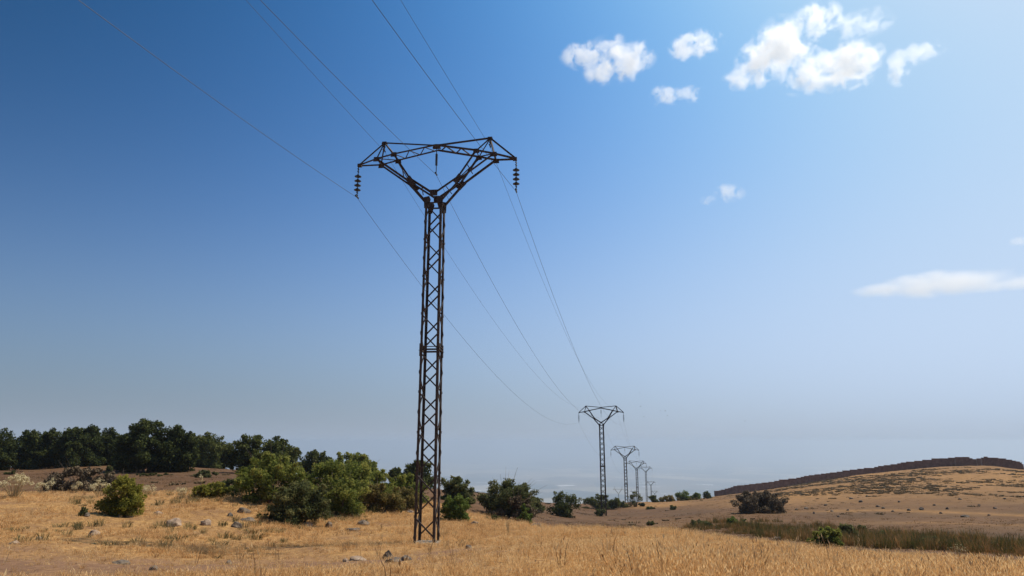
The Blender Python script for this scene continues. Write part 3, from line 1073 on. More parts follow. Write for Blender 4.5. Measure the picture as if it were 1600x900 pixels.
def plant(name, label, cat, base_p, w, h, kind, seed, leaf, n, trunk_h=0.0, group=None, depth=None, dome=0.5, clump=0.22, nclump=34, stems=5, gap=0.0, cone=0.0, twigs=0):
    """a tree or bush: base point, width and height in metres; crown of leaf clumps with an uneven outline"""
    r = np.random.default_rng(seed)
    root = empty(name, base_p, label, cat, group)
    depth = depth or w * 0.85
    rx, ry = w / 2, depth / 2
    ch = h - trunk_h
    cs, rs, ts = [], [], []
    lob = r.random(8) * 6.28
    k = 0
    while len(cs) < nclump and k < 4000:
        k += 1
        th = r.random() * 2 * math.pi
        u = r.random()
        zz = r.random()
        # radius of the outline at this height: bulging low, rounded top
        prof = math.sqrt(max(0.0, 1 - ((zz - 0.36) / 0.66) ** 2.7)) if zz > 0.36 else 0.90 + 0.10 * zz / 0.36
        prof *= (1 - cone * zz)
        lobe = 0.88 + 0.09 * math.sin(3 * th + lob[0] + 2 * zz) + 0.07 * math.sin(5 * th + lob[1]) + 0.10 * (r.random() - 0.5)
        rr = prof * lobe * (u ** (0.38 if r.random() < 0.8 else 0.9))
        cr = clump * (0.6 + 0.7 * r.random()) * min(w, ch * 1.2) * (1 - 0.35 * zz)
        x, y = rr * (rx - cr * 0.7) * math.cos(th), rr * (ry - cr * 0.7) * math.sin(th)
        z = trunk_h * 0.4 + cr * 0.35 + zz * max(ch - cr * 1.35, 0.05)
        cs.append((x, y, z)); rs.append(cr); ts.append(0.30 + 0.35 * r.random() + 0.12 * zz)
    ncore = len(cs)
    # sprigs that break the outline: short sprays growing out of the outer clumps
    for j in range(nclump):
        k = int(r.integers(ncore))
        o_ = np.array([cs[k][0] / rx, cs[k][1] / ry, 0.9 * (cs[k][2] - trunk_h) / max(ch, 0.1) - 0.1]) + r.normal(size=3) * 0.25
        o_ /= max(np.linalg.norm(o_), 1e-3)
        c = np.array(cs[k]) + o_ * rs[k] * (0.85 + 0.25 * r.random())
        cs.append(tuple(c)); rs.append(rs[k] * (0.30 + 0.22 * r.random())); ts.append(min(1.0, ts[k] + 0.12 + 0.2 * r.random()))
    # fit the crown to the wanted width and height
    A, R_ = np.array(cs), np.array(rs)
    ex = max((np.abs(A[:, 0]) + R_ * 0.75).max(), 1e-3); ey = max((np.abs(A[:, 1]) + R_ * 0.75).max(), 1e-3); ez = (A[:, 2] + R_ * 0.6).max()
    A[:, 0] *= 1.16 * rx / ex; A[:, 1] *= 1.16 * ry / ey; A[:, 2] = trunk_h * 0.4 + (A[:, 2] - trunk_h * 0.4) * (h - trunk_h * 0.4) / (ez - trunk_h * 0.4)
    R_ = R_ * (0.55 * (rx / ex + h / ez))
    cs, rs = [tuple(q) for q in A], list(R_)
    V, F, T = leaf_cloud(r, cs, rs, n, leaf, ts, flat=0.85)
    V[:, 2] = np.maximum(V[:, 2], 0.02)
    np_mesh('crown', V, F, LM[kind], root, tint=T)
    m = Mesh()
    if trunk_h > 0.3:
        tr = 0.035 * h
        top = Vector((0.05 * w * (r.random() - 0.5), 0, trunk_h + ch * 0.72))
        m.tube([(0, 0, -0.3), (0.01 * w, 0, trunk_h * 0.6), (top.x * 0.5, 0.02, trunk_h + ch * 0.3), top], [tr, tr * 0.8, tr * 0.55, tr * 0.12], 7)
        for j in range(min(16, len(cs))):
            c = Vector(cs[j])
            z0 = max(trunk_h * 0.7, c.z - 0.35 * (abs(c.x) + abs(c.y)) - 0.2)
            p0 = Vector((top.x * 0.5, 0, min(z0, trunk_h + ch * 0.6)))
            m.tube([p0, p0.lerp(c, 0.5) + Vector((0, 0, 0.06 * w)), c], [tr * 0.35, tr * 0.22, tr * 0.06], 5)
        m.build('trunk', bark, root, True)
    else:
        for j in range(min(stems * 3, len(cs))):
            c = Vector(cs[j])
            p0 = Vector((c.x * 0.15 + 0.04 * r.normal(), c.y * 0.15, -0.15))
            m.tube([p0, p0.lerp(c, 0.5) + Vector((0.03 * w * r.normal(), 0, 0.05 * h)), c], [0.016 * h + 0.008, 0.011 * h + 0.005, 0.004], 5)
        for j in range(twigs):
            c = Vector(cs[int(r.integers(len(cs)))])
            out = Vector((c.x, c.y, c.z - h * 0.3)).normalized()
            p1 = c + out * (0.16 * w + 0.1 * w * r.random()) + Vector((0, 0, 0.05 * h * r.random()))
            m.tube([c * 0.55, c, p1], [0.012, 0.008, 0.003], 4)
        m.build('stem', bark, root, True)
    return root


def by_px(name, label, cat, xl, xr, ytop, Y, kind, n, leaf, group, seed, **kw):
    """plant whose crown spans xl..xr and reaches ytop in the photograph, standing Y metres away"""
    xc = (xl + xr) / 2
    p = at(xc, ytop, Y)
    q0, q1 = at(xl, ytop, Y), at(xr, ytop, Y)
    g = gz(p.x, Y)
    return plant(name, label, cat, (p.x, Y, g - 0.03), (q1 - q0).length, max(p.z - g, 0.25), kind, seed, leaf, n, group=group, **kw)


G_W = 'dark wood at the far left'
G_B = 'bushes on the left bank'
G_C = 'bushes along the crest'
G_R = 'bushes near the rushes'
T = lambda lab, xl, xr, yt, Y, n=9000, kind='pine', seed=1, **kw: by_px('evergreen_tree', lab, 'tree', xl, xr, yt, Y, kind, int(n * 1.7), 0.115, G_W, seed, trunk_h=kw.pop('trunk_h', 0.35), nclump=kw.pop('nclump', 52), clump=kw.pop('clump', 0.19), **kw)
T('dark evergreen tree cut by the left edge of the wood', -38, 36, 668, 78, seed=11)
T('dark evergreen tree second from the left edge of the wood', 22, 78, 671, 80, seed=12, cone=0.25)
T('narrow dark evergreen tree third from the left edge of the wood', 58, 112, 669, 81, seed=13, cone=0.25)
T('dark evergreen tree in the middle of the left wood', 92, 142, 666, 80, seed=14, cone=0.2)
T('tall dark evergreen tree fourth from the right in the straight wood edge', 122, 168, 664, 82, seed=15, cone=0.3)
T('slim evergreen tree at the right end of the straight wood edge', 152, 196, 667, 84, 7000, seed=16, cone=0.3)
T('largest dark oak, standing forward of the wood, tallest crown at left', 182, 282, 654, 70, 17000, 'pine', seed=17, clump=0.17, nclump=60)
T('dark oak leaning on the right side of the largest oak', 248, 316, 664, 71, 11000, 'pine', seed=18, cone=0.1)
T('smaller dark tree right of the largest oak with sky gap beside it', 300, 350, 674, 88, 6500, 'oak', seed=19)
T('low dark tree in the gap behind the largest oaks', 332, 376, 689, 92, 4500, 'oak', seed=20)
T('round crowned dark oak rising behind the big green bush', 364, 446, 679, 72, 10000, 'oak', seed=21, nclump=50, clump=0.16)
T('dark oak with loose top right of the round crowned oak', 416, 474, 685, 76, 7000, 'oak', seed=22, clump=0.17)
T('small dark tree between the oaks and the low green thicket', 468, 520, 702, 80, 5000, 'oak', seed=23)
T('broad low green tree with even dome left of the nearest pylon', 505, 603, 706, 74, 10000, 'green', seed=24, trunk_h=0.3)
T('tiny dark tree on the crest left of the nearest pylon', 606, 634, 730, 82, 2500, 'oak', seed=25, trunk_h=0.3)
T('dark tree on the crest directly behind the nearest pylon', 626, 684, 718, 80, 6000, 'oak', seed=26, trunk_h=0.4)
# undergrowth that closes the wood behind its edge
for k, (xl, xr, yt, Y, lab) in enumerate(((-60, 40, 676, 96, 'rear evergreen seen between the leftmost trees'), (40, 120, 676, 98, 'rear evergreen filling the middle of the left wood'), (100, 200, 678, 99, 'rear evergreen filling the right part of the left wood'), (268, 352, 679, 96, 'rear dark tree showing right behind the largest oaks'))):
    T(lab, xl, xr, yt, Y, 8000, seed=30 + k)

B = lambda lab, xl, xr, yt, Y, kind, n, leaf, seed, group=G_B, **kw: by_px('bush', lab, 'bush', xl, xr, yt, Y, kind, n, leaf, group, seed, **kw)
B('big domed green bush, largest on the left bank', 364, 492, 705, 34, 'green', 19000, 0.062, 41, nclump=70, clump=0.15, twigs=20)
B('tall green bush right of the big domed bush', 478, 582, 719, 36, 'green', 15000, 0.062, 42, nclump=46, clump=0.17, twigs=12)
B('green bush adjoining the tall one on its right', 536, 622, 731, 38, 'green', 11000, 0.06, 43, nclump=36, clump=0.19)
B('dark green round bush in front of the big domed bush', 424, 516, 748, 29.2, 'dusk', 15000, 0.048, 44, nclump=56, clump=0.16, twigs=16)
B('half dry olive bush with bare purple twigs left of the nearest pylon', 556, 632, 754, 35, 'olive', 9500, 0.052, 45, nclump=36, clump=0.18, twigs=40)
B('mid green bush filling the gap right of the dark round bush', 504, 574, 743, 33.2, 'green', 9500, 0.052, 145, nclump=44, clump=0.18, twigs=16)
B('low olive bush at the right foot of the half dry bush', 616, 656, 760, 36.5, 'olive', 4500, 0.05, 146, nclump=28, clump=0.21, twigs=16)
B('green bush just behind the left leg of the nearest pylon', 596, 668, 739, 40, 'green', 11500, 0.06, 46, nclump=38, clump=0.18)
B('small upright bright green bush right of the nearest pylon', 691, 736, 771, 33.5, 'fresh', 8000, 0.048, 47, nclump=34, clump=0.2)
B('dark bush on the crest right of the nearest pylon', 686, 750, 743, 47, 'dusk', 9500, 0.075, 48, nclump=40, clump=0.18)
B('large dark straggly bush with grey twigs left of the second pylon', 742, 834, 747, 44, 'dusk', 16000, 0.066, 49, nclump=56, clump=0.16, twigs=60)
B('grey twiggy thicket at the foot of the straggly bush', 776, 842, 773, 42.5, 'grey', 7500, 0.055, 50, nclump=34, clump=0.18, twigs=60)
B('little green bush under the straggly bush', 810, 832, 786, 40.5, 'fresh', 2200, 0.05, 51, nclump=18, clump=0.26)
B('small grey green tuft below the straggly bush', 758, 784, 806, 38, 'dusk', 2200, 0.045, 52, nclump=18, clump=0.26)
B('small dark bush on the skyline right of the straggly bush', 824, 850, 776, 62, 'dusk', 2200, 0.08, 53, nclump=20, clump=0.24)
B('neat round dark green bush midway to the second pylon', 852, 904, 767, 72, 'oak', 7000, 0.085, 54, nclump=36, clump=0.2)
B('low wide dark bush behind the second pylon', 912, 966, 772, 118, 'oak', 5500, 0.12, 55, G_C, nclump=34, clump=0.2)
B('low dark bush touching the wide one behind the second pylon', 950, 980, 778, 122, 'dusk', 3000, 0.12, 56, G_C, nclump=22, clump=0.24)
B('sparse upright twiggy bush at the foot of the third pylon', 980, 1003, 768, 124, 'dusk', 1500, 0.10, 57, G_C, nclump=20, clump=0.16, twigs=30)
B('small round bush beside the leg of the second pylon', 930, 946, 795, 91, 'dusk', 1800, 0.09, 58, G_C, nclump=16, clump=0.28)
B('small grey bush on the sandy bank below the fourth pylon', 999, 1008, 785, 124, 'dusk', 900, 0.1, 59, G_C, nclump=12, clump=0.3)
B('flat dark bush lying on the brown field below the sandy bank', 1009, 1024, 791, 112, 'dusk', 900, 0.1, 60, G_C, nclump=12, clump=0.3)
B('round dark bush on the crest right of the fourth pylon', 1013, 1028, 774, 146, 'oak', 1800, 0.13, 61, G_C, nclump=16, clump=0.28)
B('broad olive bush on the crest below the far pylon heads', 1031, 1056, 773, 148, 'olive', 3000, 0.13, 62, G_C, nclump=24, clump=0.24)
B('tall green bush on the crest right of the broad olive one', 1056, 1079, 766, 152, 'fresh', 2600, 0.13, 63, G_C, nclump=22, clump=0.24)
B('green and yellow bush on the crest third from the wall end', 1054, 1098, 777, 150, 'olive', 3000, 0.13, 64, G_C, nclump=24, clump=0.24)
B('green bush on the crest second from the wall end', 1078, 1096, 769, 154, 'fresh', 1800, 0.13, 65, G_C, nclump=18, clump=0.26)
B('small round bush on the crest nearest the wall end', 1098, 1112, 767, 158, 'oak', 1600, 0.13, 66, G_C, nclump=16, clump=0.28)
B('lone small dark shrub on the brown field below the crest', 1045, 1056, 789, 104, 'dusk', 1300, 0.09, 67, G_C, nclump=14, clump=0.28)
B('tiny dark shrub at the far edge of the straw field', 1010, 1022, 813, 56, 'dusk', 1000, 0.05, 68, G_C, nclump=12, clump=0.28)
B('big round grey brown leafless looking bush on the right field', 1142, 1224, 765, 72, 'grey', 20000, 0.085, 171, G_R, nclump=90, clump=0.19, twigs=70)
B('small bright green bush among the rushes below the grey bush', 1136, 1164, 807, 52, 'fresh', 3200, 0.06, 72, G_R, nclump=24, clump=0.24)
B('round yellow green bush at the edge of the straw by the rushes', 1265, 1312, 821, 29, 'green', 7500, 0.045, 73, G_R, nclump=40, clump=0.18)
B('dull green bush just right of the yellow green one', 1306, 1338, 817, 36, 'dusk', 4000, 0.05, 74, G_R, nclump=26, clump=0.22)
B('small dark bush at the back of the rush band', 1338, 1352, 819, 42, 'dusk', 1500, 0.05, 75, G_R, nclump=14, clump=0.28)
for k, (xl, xr, yt, Y, lab) in enumerate(((1076, 1112, 811, 50, 'low olive tussock at the left tip of the rush band'), (1172, 1200, 817, 46, 'low olive tussock in the rushes right of the small bright green bush'),
                                          (1222, 1254, 824, 40, 'low olive tussock in the rushes left of the yellow green bush'), (1366, 1398, 829, 37, 'low olive tussock in the middle of the right rush band'),
                                          (1440, 1470, 836, 33, 'low olive tussock two thirds along the right rush band'), (1540, 1576, 846, 29, 'low olive tussock in the rushes by the right edge'))):
    B(lab, xl, xr, yt, Y, 'dusk', 3200, 0.045, 770 + k, G_R, nclump=26, clump=0.22)
B('bright yellow green bush standing forward at the far left', 164, 228, 741, 27.2, 'yellow', 14000, 0.042, 81, nclump=60, clump=0.19, twigs=20)
B('grey brown thorny bush behind the yellow green bush', 80, 174, 728, 41, 'grey', 15000, 0.06, 82, nclump=56, clump=0.16, twigs=60)
B('small dark shrub on the field before the wood', 164, 178, 727, 60, 'dusk', 1300, 0.07, 83, nclump=12, clump=0.3)
B('yellowish low bush at the left foot of the big domed bush', 304, 354, 752, 33.5, 'yellow', 7000, 0.05, 84, nclump=34, clump=0.2)
B('dark low bush at the left edge of the big domed bush', 342, 384, 747, 39, 'dusk', 4000, 0.06, 85, nclump=26, clump=0.22)
B('dark low bush under the right oaks', 310, 340, 734, 60, 'dusk', 2500, 0.08, 86, nclump=20, clump=0.24)
B('tiny dark shrub on the bank left of the yellow green bush', 124, 138, 791, 26, 'dusk', 1200, 0.035, 87, nclump=12, clump=0.3)
B('low weedy thicket before the dark round bush', 394, 432, 802, 29, 'olive', 3000, 0.04, 88, nclump=26, clump=0.2)
B('low dark shrub below the largest oak', 214, 262, 742, 62, 'dusk', 3500, 0.08, 89, nclump=24, clump=0.22)
B('low dark shrub at the left edge before the wood', 10, 28, 735, 64, 'dusk', 1300, 0.08, 90, nclump=12, clump=0.28)

# ------------------------------------------------------------------ rocks
def rock_mat(name, c0, c1, c2):
    b = NT(name)
    tc = b.n('TexCoord')
    n1 = b.noise(tc.outputs['Object'], 4.0, 6, 0.65)
    n2 = b.noise(tc.outputs['Object'], 18.0, 4, 0.6)
    c = b.ramp(n1, [(0.32, c0), (0.52, c1), (0.72, c2)])
    c = b.mix(b.math('MULTIPLY', b.ramp(n2, [(0.55, 0.0), (0.7, 1.0)]), 0.4), c, (0.30, 0.24, 0.14))
    p = b.n('BsdfPrincipled', Roughness=0.9)
    b.l(c, p.inputs['Base Color'])
    bp = b.n('Bump', Strength=0.6, Distance=0.03)
    b.l(n2, bp.inputs['Height'])
    b.l(bp.outputs[0], p.inputs['Normal'])
    b.l(p.outputs[0], b.out.inputs['Surface'])
    return b.m


RM = {'grey': rock_mat('rock_grey', (0.075, 0.056, 0.040), (0.145, 0.110, 0.080), (0.25, 0.195, 0.14)),
      'tan': rock_mat('rock_tan', (0.16, 0.11, 0.075), (0.30, 0.21, 0.145), (0.42, 0.32, 0.23)),
      'pale': rock_mat('rock_pale', (0.20, 0.165, 0.13), (0.34, 0.28, 0.225), (0.48, 0.41, 0.34)),
      'dark': rock_mat('rock_dark', (0.05, 0.04, 0.033), (0.10, 0.080, 0.064), (0.18, 0.145, 0.115))}


def rock(label, x, y, wpx, hpx, kind, seed, group='rocks lying on the left bank', peak=0.0, name='rock'):
    r = np.random.default_rng(seed)
    p = hit(x, y)
    s = (p.y * CP + p.z * SP) / FOC
    a, h = wpx * s / 2, hpx * s
    bm = bmesh.new()
    bmesh.ops.create_icosphere(bm, subdivisions=3, radius=1.0)
    # cut by random planes for facets, then roughen
    planes = [(Vector(r.normal(size=3)).normalized(), 0.62 + 0.3 * r.random()) for _ in range(11)]
    ph = r.random(6) * 6.28
    for v in bm.verts:
        for n, d in planes:
            e = v.co.dot(n) - d
            if e > 0:
                v.co -= n * e * 0.9
        k = 1 + 0.06 * math.sin(5 * v.co.x + ph[0]) * math.sin(6 * v.co.y + ph[1]) + 0.05 * math.sin(9 * v.co.z + ph[2] + 4 * v.co.x) + 0.03 * (r.random() - 0.5)
        v.co *= k
        if peak:
            v.co.x *= 1 - peak * max(0, v.co.z)
            v.co.y *= 1 - peak * max(0, v.co.z)
        v.co = Vector((v.co.x * a * 1.08, v.co.y * a * (0.7 + 0.2 * ph[4] / 6.28), v.co.z * h * 0.80 + h * 0.06))
    me = bpy.data.meshes.new(name)
    bm.to_mesh(me)
    bm.free()
    me.materials.append(RM[kind])
    o = bpy.data.objects.new(name, me)
    scene.collection.objects.link(o)
    o.location = p
    o.rotation_euler = (0, 0, 0.5 * r.normal())
    return tag(o, label, 'rock', group)


ROCKS = [
    ('rounded tan boulder, largest of the row on the left bank', 272, 822, 24, 17, 'tan', 0),
    ('tan boulder with a bright right face beside the rounded one', 321, 821, 18, 13, 'tan', 0.2),
    ('bluish grey stone right of the bright faced boulder', 369, 824, 17, 10, 'grey', 0),
    ('long low grey stone above the bluish grey stone', 386, 815, 24, 8, 'grey', 0),
    ('grey rock topmost of the cluster left of the dark round bush', 381, 801, 20, 11, 'grey', 0.2),
    ('small dark stone left end of the cluster by the dark round bush', 360, 807, 11, 7, 'dark', 0),
    ('tan stone below the yellow green bush, right side', 247, 804, 13, 7, 'tan', 0),
    ('pale stone at the foot of the yellow green bush', 203, 808, 14, 6, 'pale', 0),
    ('small bluish stone at the foot of the yellow green bush', 187, 808, 6, 6, 'grey', 0),
    ('flat grey stone beside the tiny dark shrub', 134, 806, 16, 6, 'grey', 0),
    ('pale topped tan rock in the grass at lower left', 146, 837, 20, 10, 'tan', 0.2),
    ('small pale stone in the grass left of the tan rock', 60, 844, 11, 6, 'pale', 0),
    ('low tan stone near the left edge', 22, 850, 15, 7, 'tan', 0),
    ('flat pale slab half buried in the bare soil', 188, 881, 30, 6, 'grey', 0),
    ('grey lump on the bare soil at the bottom left', 241, 891, 17, 8, 'grey', 0),
    ('brown lump right of the bare soil patch', 357, 882, 14, 7, 'grey', 0),
    ('tiny dark stone on the bare soil under the left bank', 386, 859, 6, 5, 'dark', 0),
    ('dark pointed rock in the foreground below the nearest pylon', 606, 873, 19, 14, 'dark', 0.55),
    ('broken dark rock right beside the pointed one', 634, 876, 22, 10, 'dark', 0.1),
    ('low cracked dark rock between the pointed and broken ones', 615, 878, 26, 8, 'dark', 0),
    ('flat tan slab left of the pointed rock', 557, 876, 30, 9, 'tan', 0.1),
    ('small tan stone at the left tip of the flat tan slab', 540, 878, 11, 6, 'tan', 0),
    ('pinkish stone at the foot of the dark round bush', 480, 824, 19, 8, 'tan', 0),
    ('upright grey stone right of the dark round bush', 514, 824, 15, 10, 'grey', 0.3),
    ('slanting grey stone midway between the round bush and the pylon', 568, 820, 20, 8, 'grey', 0.1),
    ('small stone just above the slanting grey stone', 559, 809, 9, 7, 'grey', 0.2),
    ('dark mossy lump in the straw below the slanting stone', 552, 829, 22, 6, 'dark', 0),
    ('white stone left of the pylon leg by the bush', 641, 801, 11, 5, 'pale', 0),
    ('grey stone in the straw right of the nearest pylon foot', 732, 857, 12, 8, 'grey', 0.3),
    ('dull stone below the small bright green bush', 742, 820, 13, 6, 'grey', 0),
    ('jagged dark outcrop at the foot of the bank right of the straggly bush', 838, 824, 20, 8, 'dark', 0.1),
    ('dark stone at the right end of the jagged outcrop', 848, 826, 10, 5, 'dark', 0.1),
    ('grey stone at the edge of the rushes left of the yellow green bush', 1215, 844, 13, 7, 'grey', 0.1),
]
for k, (lab, x, y, w, h, kind, pk) in enumerate(ROCKS):
    rock(lab, x, y, w, h, kind, 200 + k, peak=pk)
HS = [(1440, 797, 9, 5), (1420, 798, 6, 4), (1480, 796, 5, 4), (1300, 800, 6, 3), (1272, 803, 5, 4), (1345, 785, 7, 4), (1380, 795, 6, 4), (1372, 792, 8, 3), (1395, 800, 6, 3), (1508, 808, 14, 4),
      (1460, 790, 5, 3), (1330, 780, 8, 3), (1355, 776, 6, 3), (1405, 785, 5, 3), (1530, 790, 6, 3), (1555, 795, 6, 3), (1570, 780, 7, 3), (1500, 781, 6, 3), (1290, 790, 6, 3), (1245, 797, 6, 3),
      (1260, 795, 8, 3), (1310, 808, 5, 3), (1325, 798, 5, 3), (1470, 803, 5, 3), (1545, 806, 5, 3)]
for k, (x, y, w, h) in enumerate(HS):
    rock('small dark stone lying on the open brown slope of the right hill', x, y, w * 0.9, h, 'dark', 400 + k, group='small dark stones on the right hillside', name='field_stone')

# ------------------------------------------------------------------ pale dry weeds on the left bank
cream = simple_mat('dry_cream_flowers', (0.58, 0.50, 0.29), 0.9, 0.2, 20.0)
stalk = simple_mat('dry_stalk', (0.33, 0.25, 0.12), 0.9, 0.3, 20.0)


def weed(label, x, ybase, wpx, hpx, n, seed, group, heads=55):
    r = np.random.default_rng(seed)
    p = hit(x, ybase)
    s = (p.y * CP + p.z * SP) / FOC
    w, h = wpx * s, hpx * s * 1.3
    root = empty('dry_weed', p, label, 'weed', group)
    m = Mesh()
    fl = []
    for k in range(n):
        a = r.random() * 6.28
        q = math.sqrt(r.random())
        top = Vector((math.cos(a) * q * w / 2, math.sin(a) * q * w / 2, h * (1 - 0.45 * q * q) * (0.75 + 0.25 * r.random())))
        b0 = Vector((top.x * 0.25, top.y * 0.25, -0.05))
        m.tube([b0, b0.lerp(top, 0.5) + Vector((0, 0, 0.08 * h)), top], [0.009, 0.007, 0.004], 4)
        fl.append(top)
    m.build('stalk', stalk, root)
    V, F, T = leaf_cloud(r, [tuple(c) for c in fl], [0.06 + 0.06 * r.random() for _ in fl], n * heads, 0.020 if heads > 20 else 0.013, [0.5] * n, up=0.6)
    np_mesh('flower_heads', V, F, cream, root, tint=T)['kind'] = 'stuff'
    return root


GW = 'cream coloured dry weeds on the left bank'
weed('big rounded cream flowered weed near the left edge', 22, 777, 42, 28, 46, 500, GW)
weed('cream flowered weed left of the yellow green bush', 155, 776, 30, 20, 26, 501, GW)
weed('smaller cream weed behind the left side of the yellow green bush', 120, 770, 16, 12, 10, 502, GW)
weed('grey cream weed between the left edge weed and the thorny bush', 64, 772, 18, 14, 12, 503, GW)
weed('pale weed just right of the grey cream weed', 78, 768, 14, 16, 8, 504, GW)
weed('cream weed touching the right side of the yellow green bush', 230, 776, 22, 16, 14, 505, GW)
weed('pale dry thistles between the two yellow bushes', 282, 782, 20, 16, 12, 506, GW)
weed('single pale dry stalk left of the low yellowish bush', 312, 772, 6, 24, 5, 507, GW)
weed('cream weed below the big domed bush', 372, 782, 16, 16, 9, 508, GW)
weed('tall pale dead stalks below the straggly bush', 794, 832, 10, 20, 6, 509, GW, 12)
weed('dry stalks standing against the rushes at far right', 1498, 872, 24, 16, 14, 511, GW, 10)
weed('lone tall pale stalk in the straw at the lower right', 1370, 892, 8, 24, 3, 512, GW, 8)

# ------------------------------------------------------------------ birds
bird_mat = simple_mat('bird_plumage', (0.03, 0.03, 0.035), 0.8, 0.2, 20.0)
BP = [(999, 614), (1001, 635), (1006, 651), (1032, 642), (1039.5, 642), (1043, 649.5), (1068, 639.5), (1092, 634), (1164, 658), (1024, 673)]
for k, (x, y) in enumerate(BP):
    p = at(x, y, 210 + 6 * k)
    r = np.random.default_rng(700 + k)
    root = empty('bird', p, 'tiny dark bird flying far off in the pale sky above the pylon row', 'bird', 'birds flying above the far pylons')
    root.rotation_euler = (0.3 * r.normal(), 0.3 * r.normal(), r.random() * 6.28)
    m = Mesh()
    m.tube([(0, -0.20, 0), (0, -0.10, 0.01), (0, 0.05, 0.01), (0, 0.15, 0.02), (0, 0.20, 0.02)], [0.012, 0.05, 0.06, 0.035, 0.008], 6)
    m.build('body', bird_mat, root, True)
    up = 0.12 * r.random()
    for s in (-1, 1):
        m = Mesh()
        m.plate([(0.02 * s, -0.05, 0.02), (0.22 * s, -0.04, up), (0.42 * s, -0.10, up * 1.1), (0.20 * s, 0.06, up), (0.02 * s, 0.07, 0.02)], (0, 0, 1), 0.012)
        m.build('wing', bird_mat, root)

# ------------------------------------------------------------------ grass, rushes and scrub (ground cover)
def grass_mat(name, stops, tipmix=None, trans=0.3, rand=0.5):
    b = NT(name)
    oi = b.n('ObjectInfo')
    ge = b.n('NewGeometry')
    n1 = b.noise(ge.outputs['Position'], 0.35, 4, 0.6)
    t = b.n('Attribute', _attribute_name='tint').outputs['Fac']
    n0 = b.noise(ge.outputs['Position'], 0.10, 3, 0.5)
    f = b.math('ADD', b.math('MULTIPLY', b.math('SUBTRACT', oi.outputs['Random'], 0.12), 0.52), b.math('ADD', b.math('MULTIPLY', b.math('ADD', n1, n0), 0.32), b.math('MULTIPLY', b.math('SUBTRACT', t, 0.5), 0.6)))
    f = b.math('SUBTRACT', f, 0.02)
    c = b.ramp(f, stops)
    d = b.n('BsdfPrincipled', Roughness=0.6)
    d.inputs['Specular IOR Level'].default_value = 0.15
    b.l(c, d.inputs['Base Color'])
    tr = b.n('BsdfTranslucent')
    b.l(c, tr.inputs['Color'])
    mx = b.n('MixShader', Fac=trans)
    b.l(d.outputs[0], mx.inputs[1])
    b.l(tr.outputs[0], mx.inputs[2])
    b.l(mx.outputs[0], b.out.inputs['Surface'])
    return b.m


straw_m = grass_mat('dry_straw', [(0.06, (0.23, 0.126, 0.055)), (0.30, (0.54, 0.308, 0.122)), (0.54, (0.74, 0.46, 0.195)), (0.83, (0.88, 0.65, 0.34))], trans=0.45)
rush_m = grass_mat('rush_stems', [(0.22, (0.054, 0.060, 0.018)), (0.40, (0.105, 0.105, 0.032)), (0.56, (0.18, 0.125, 0.042)), (0.66, (0.28, 0.135, 0.050)), (0.85, (0.40, 0.22, 0.09))], trans=0.35)
scrub_m = grass_mat('cushion_scrub', [(0.2, (0.075, 0.060, 0.032)), (0.5, (0.135, 0.105, 0.055)), (0.85, (0.23, 0.155, 0.075))], trans=0.1)


def tuft(name, mat, nb, h, spread, wid, lean, seed, heads=0.0, hmin=0.45):
    """an unlinked tuft of blades used as ground cover"""
    r = np.random.default_rng(seed)
    V, F, T = [], [], []
    for k in range(nb):
        a = r.random() * 6.28
        q = math.sqrt(r.random()) * spread
        b0 = np.array([q * math.cos(a), q * math.sin(a), -0.02])
        hh = h * (hmin + (1 - hmin) * r.random())
        la = a + r.normal() * 0.9
        le = lean * hh * (0.3 + r.random())
        mid = b0 + np.array([math.cos(la) * le * 0.35, math.sin(la) * le * 0.35, hh * 0.55])
        tip = b0 + np.array([math.cos(la) * le, math.sin(la) * le, hh * (1 - 0.25 * lean)])
        s = r.random() * 6.28
        d = np.array([math.cos(s), math.sin(s), 0]) * wid * (0.6 + 0.8 * r.random())
        i = len(V)
        V += [b0 - d, b0 + d, mid - d * 0.8, mid + d * 0.8, tip]
        F += [(i, i + 1, i + 3), (i, i + 3, i + 2), (i + 2, i + 3, i + 4)]
        t = r.random()
        T += [t, t, t]
        if r.random() < heads:
            i = len(V)
            d2 = np.array([math.cos(s + 1.5), math.sin(s + 1.5), 0])
            L = np.array([math.cos(la) * 0.4, math.sin(la) * 0.4, 1.0]) * h * 0.10
            hw = wid * 1.7
            V += [tip - L * 0.6, tip - d2 * hw, tip + L, tip + d2 * hw]
            F += [(i, i + 1, i + 2), (i, i + 2, i + 3)]
            T += [min(1, t + 0.35)] * 2
    me = bpy.data.meshes.new(name)
    me.from_pydata([tuple(v) for v in V], [], F)
    at_ = me.attributes.new('tint', 'FLOAT', 'FACE')
    at_.data.foreach_set('value', np.array(T, np.float32))
    me.materials.append(mat)
    return bpy.data.objects.new(name, me)


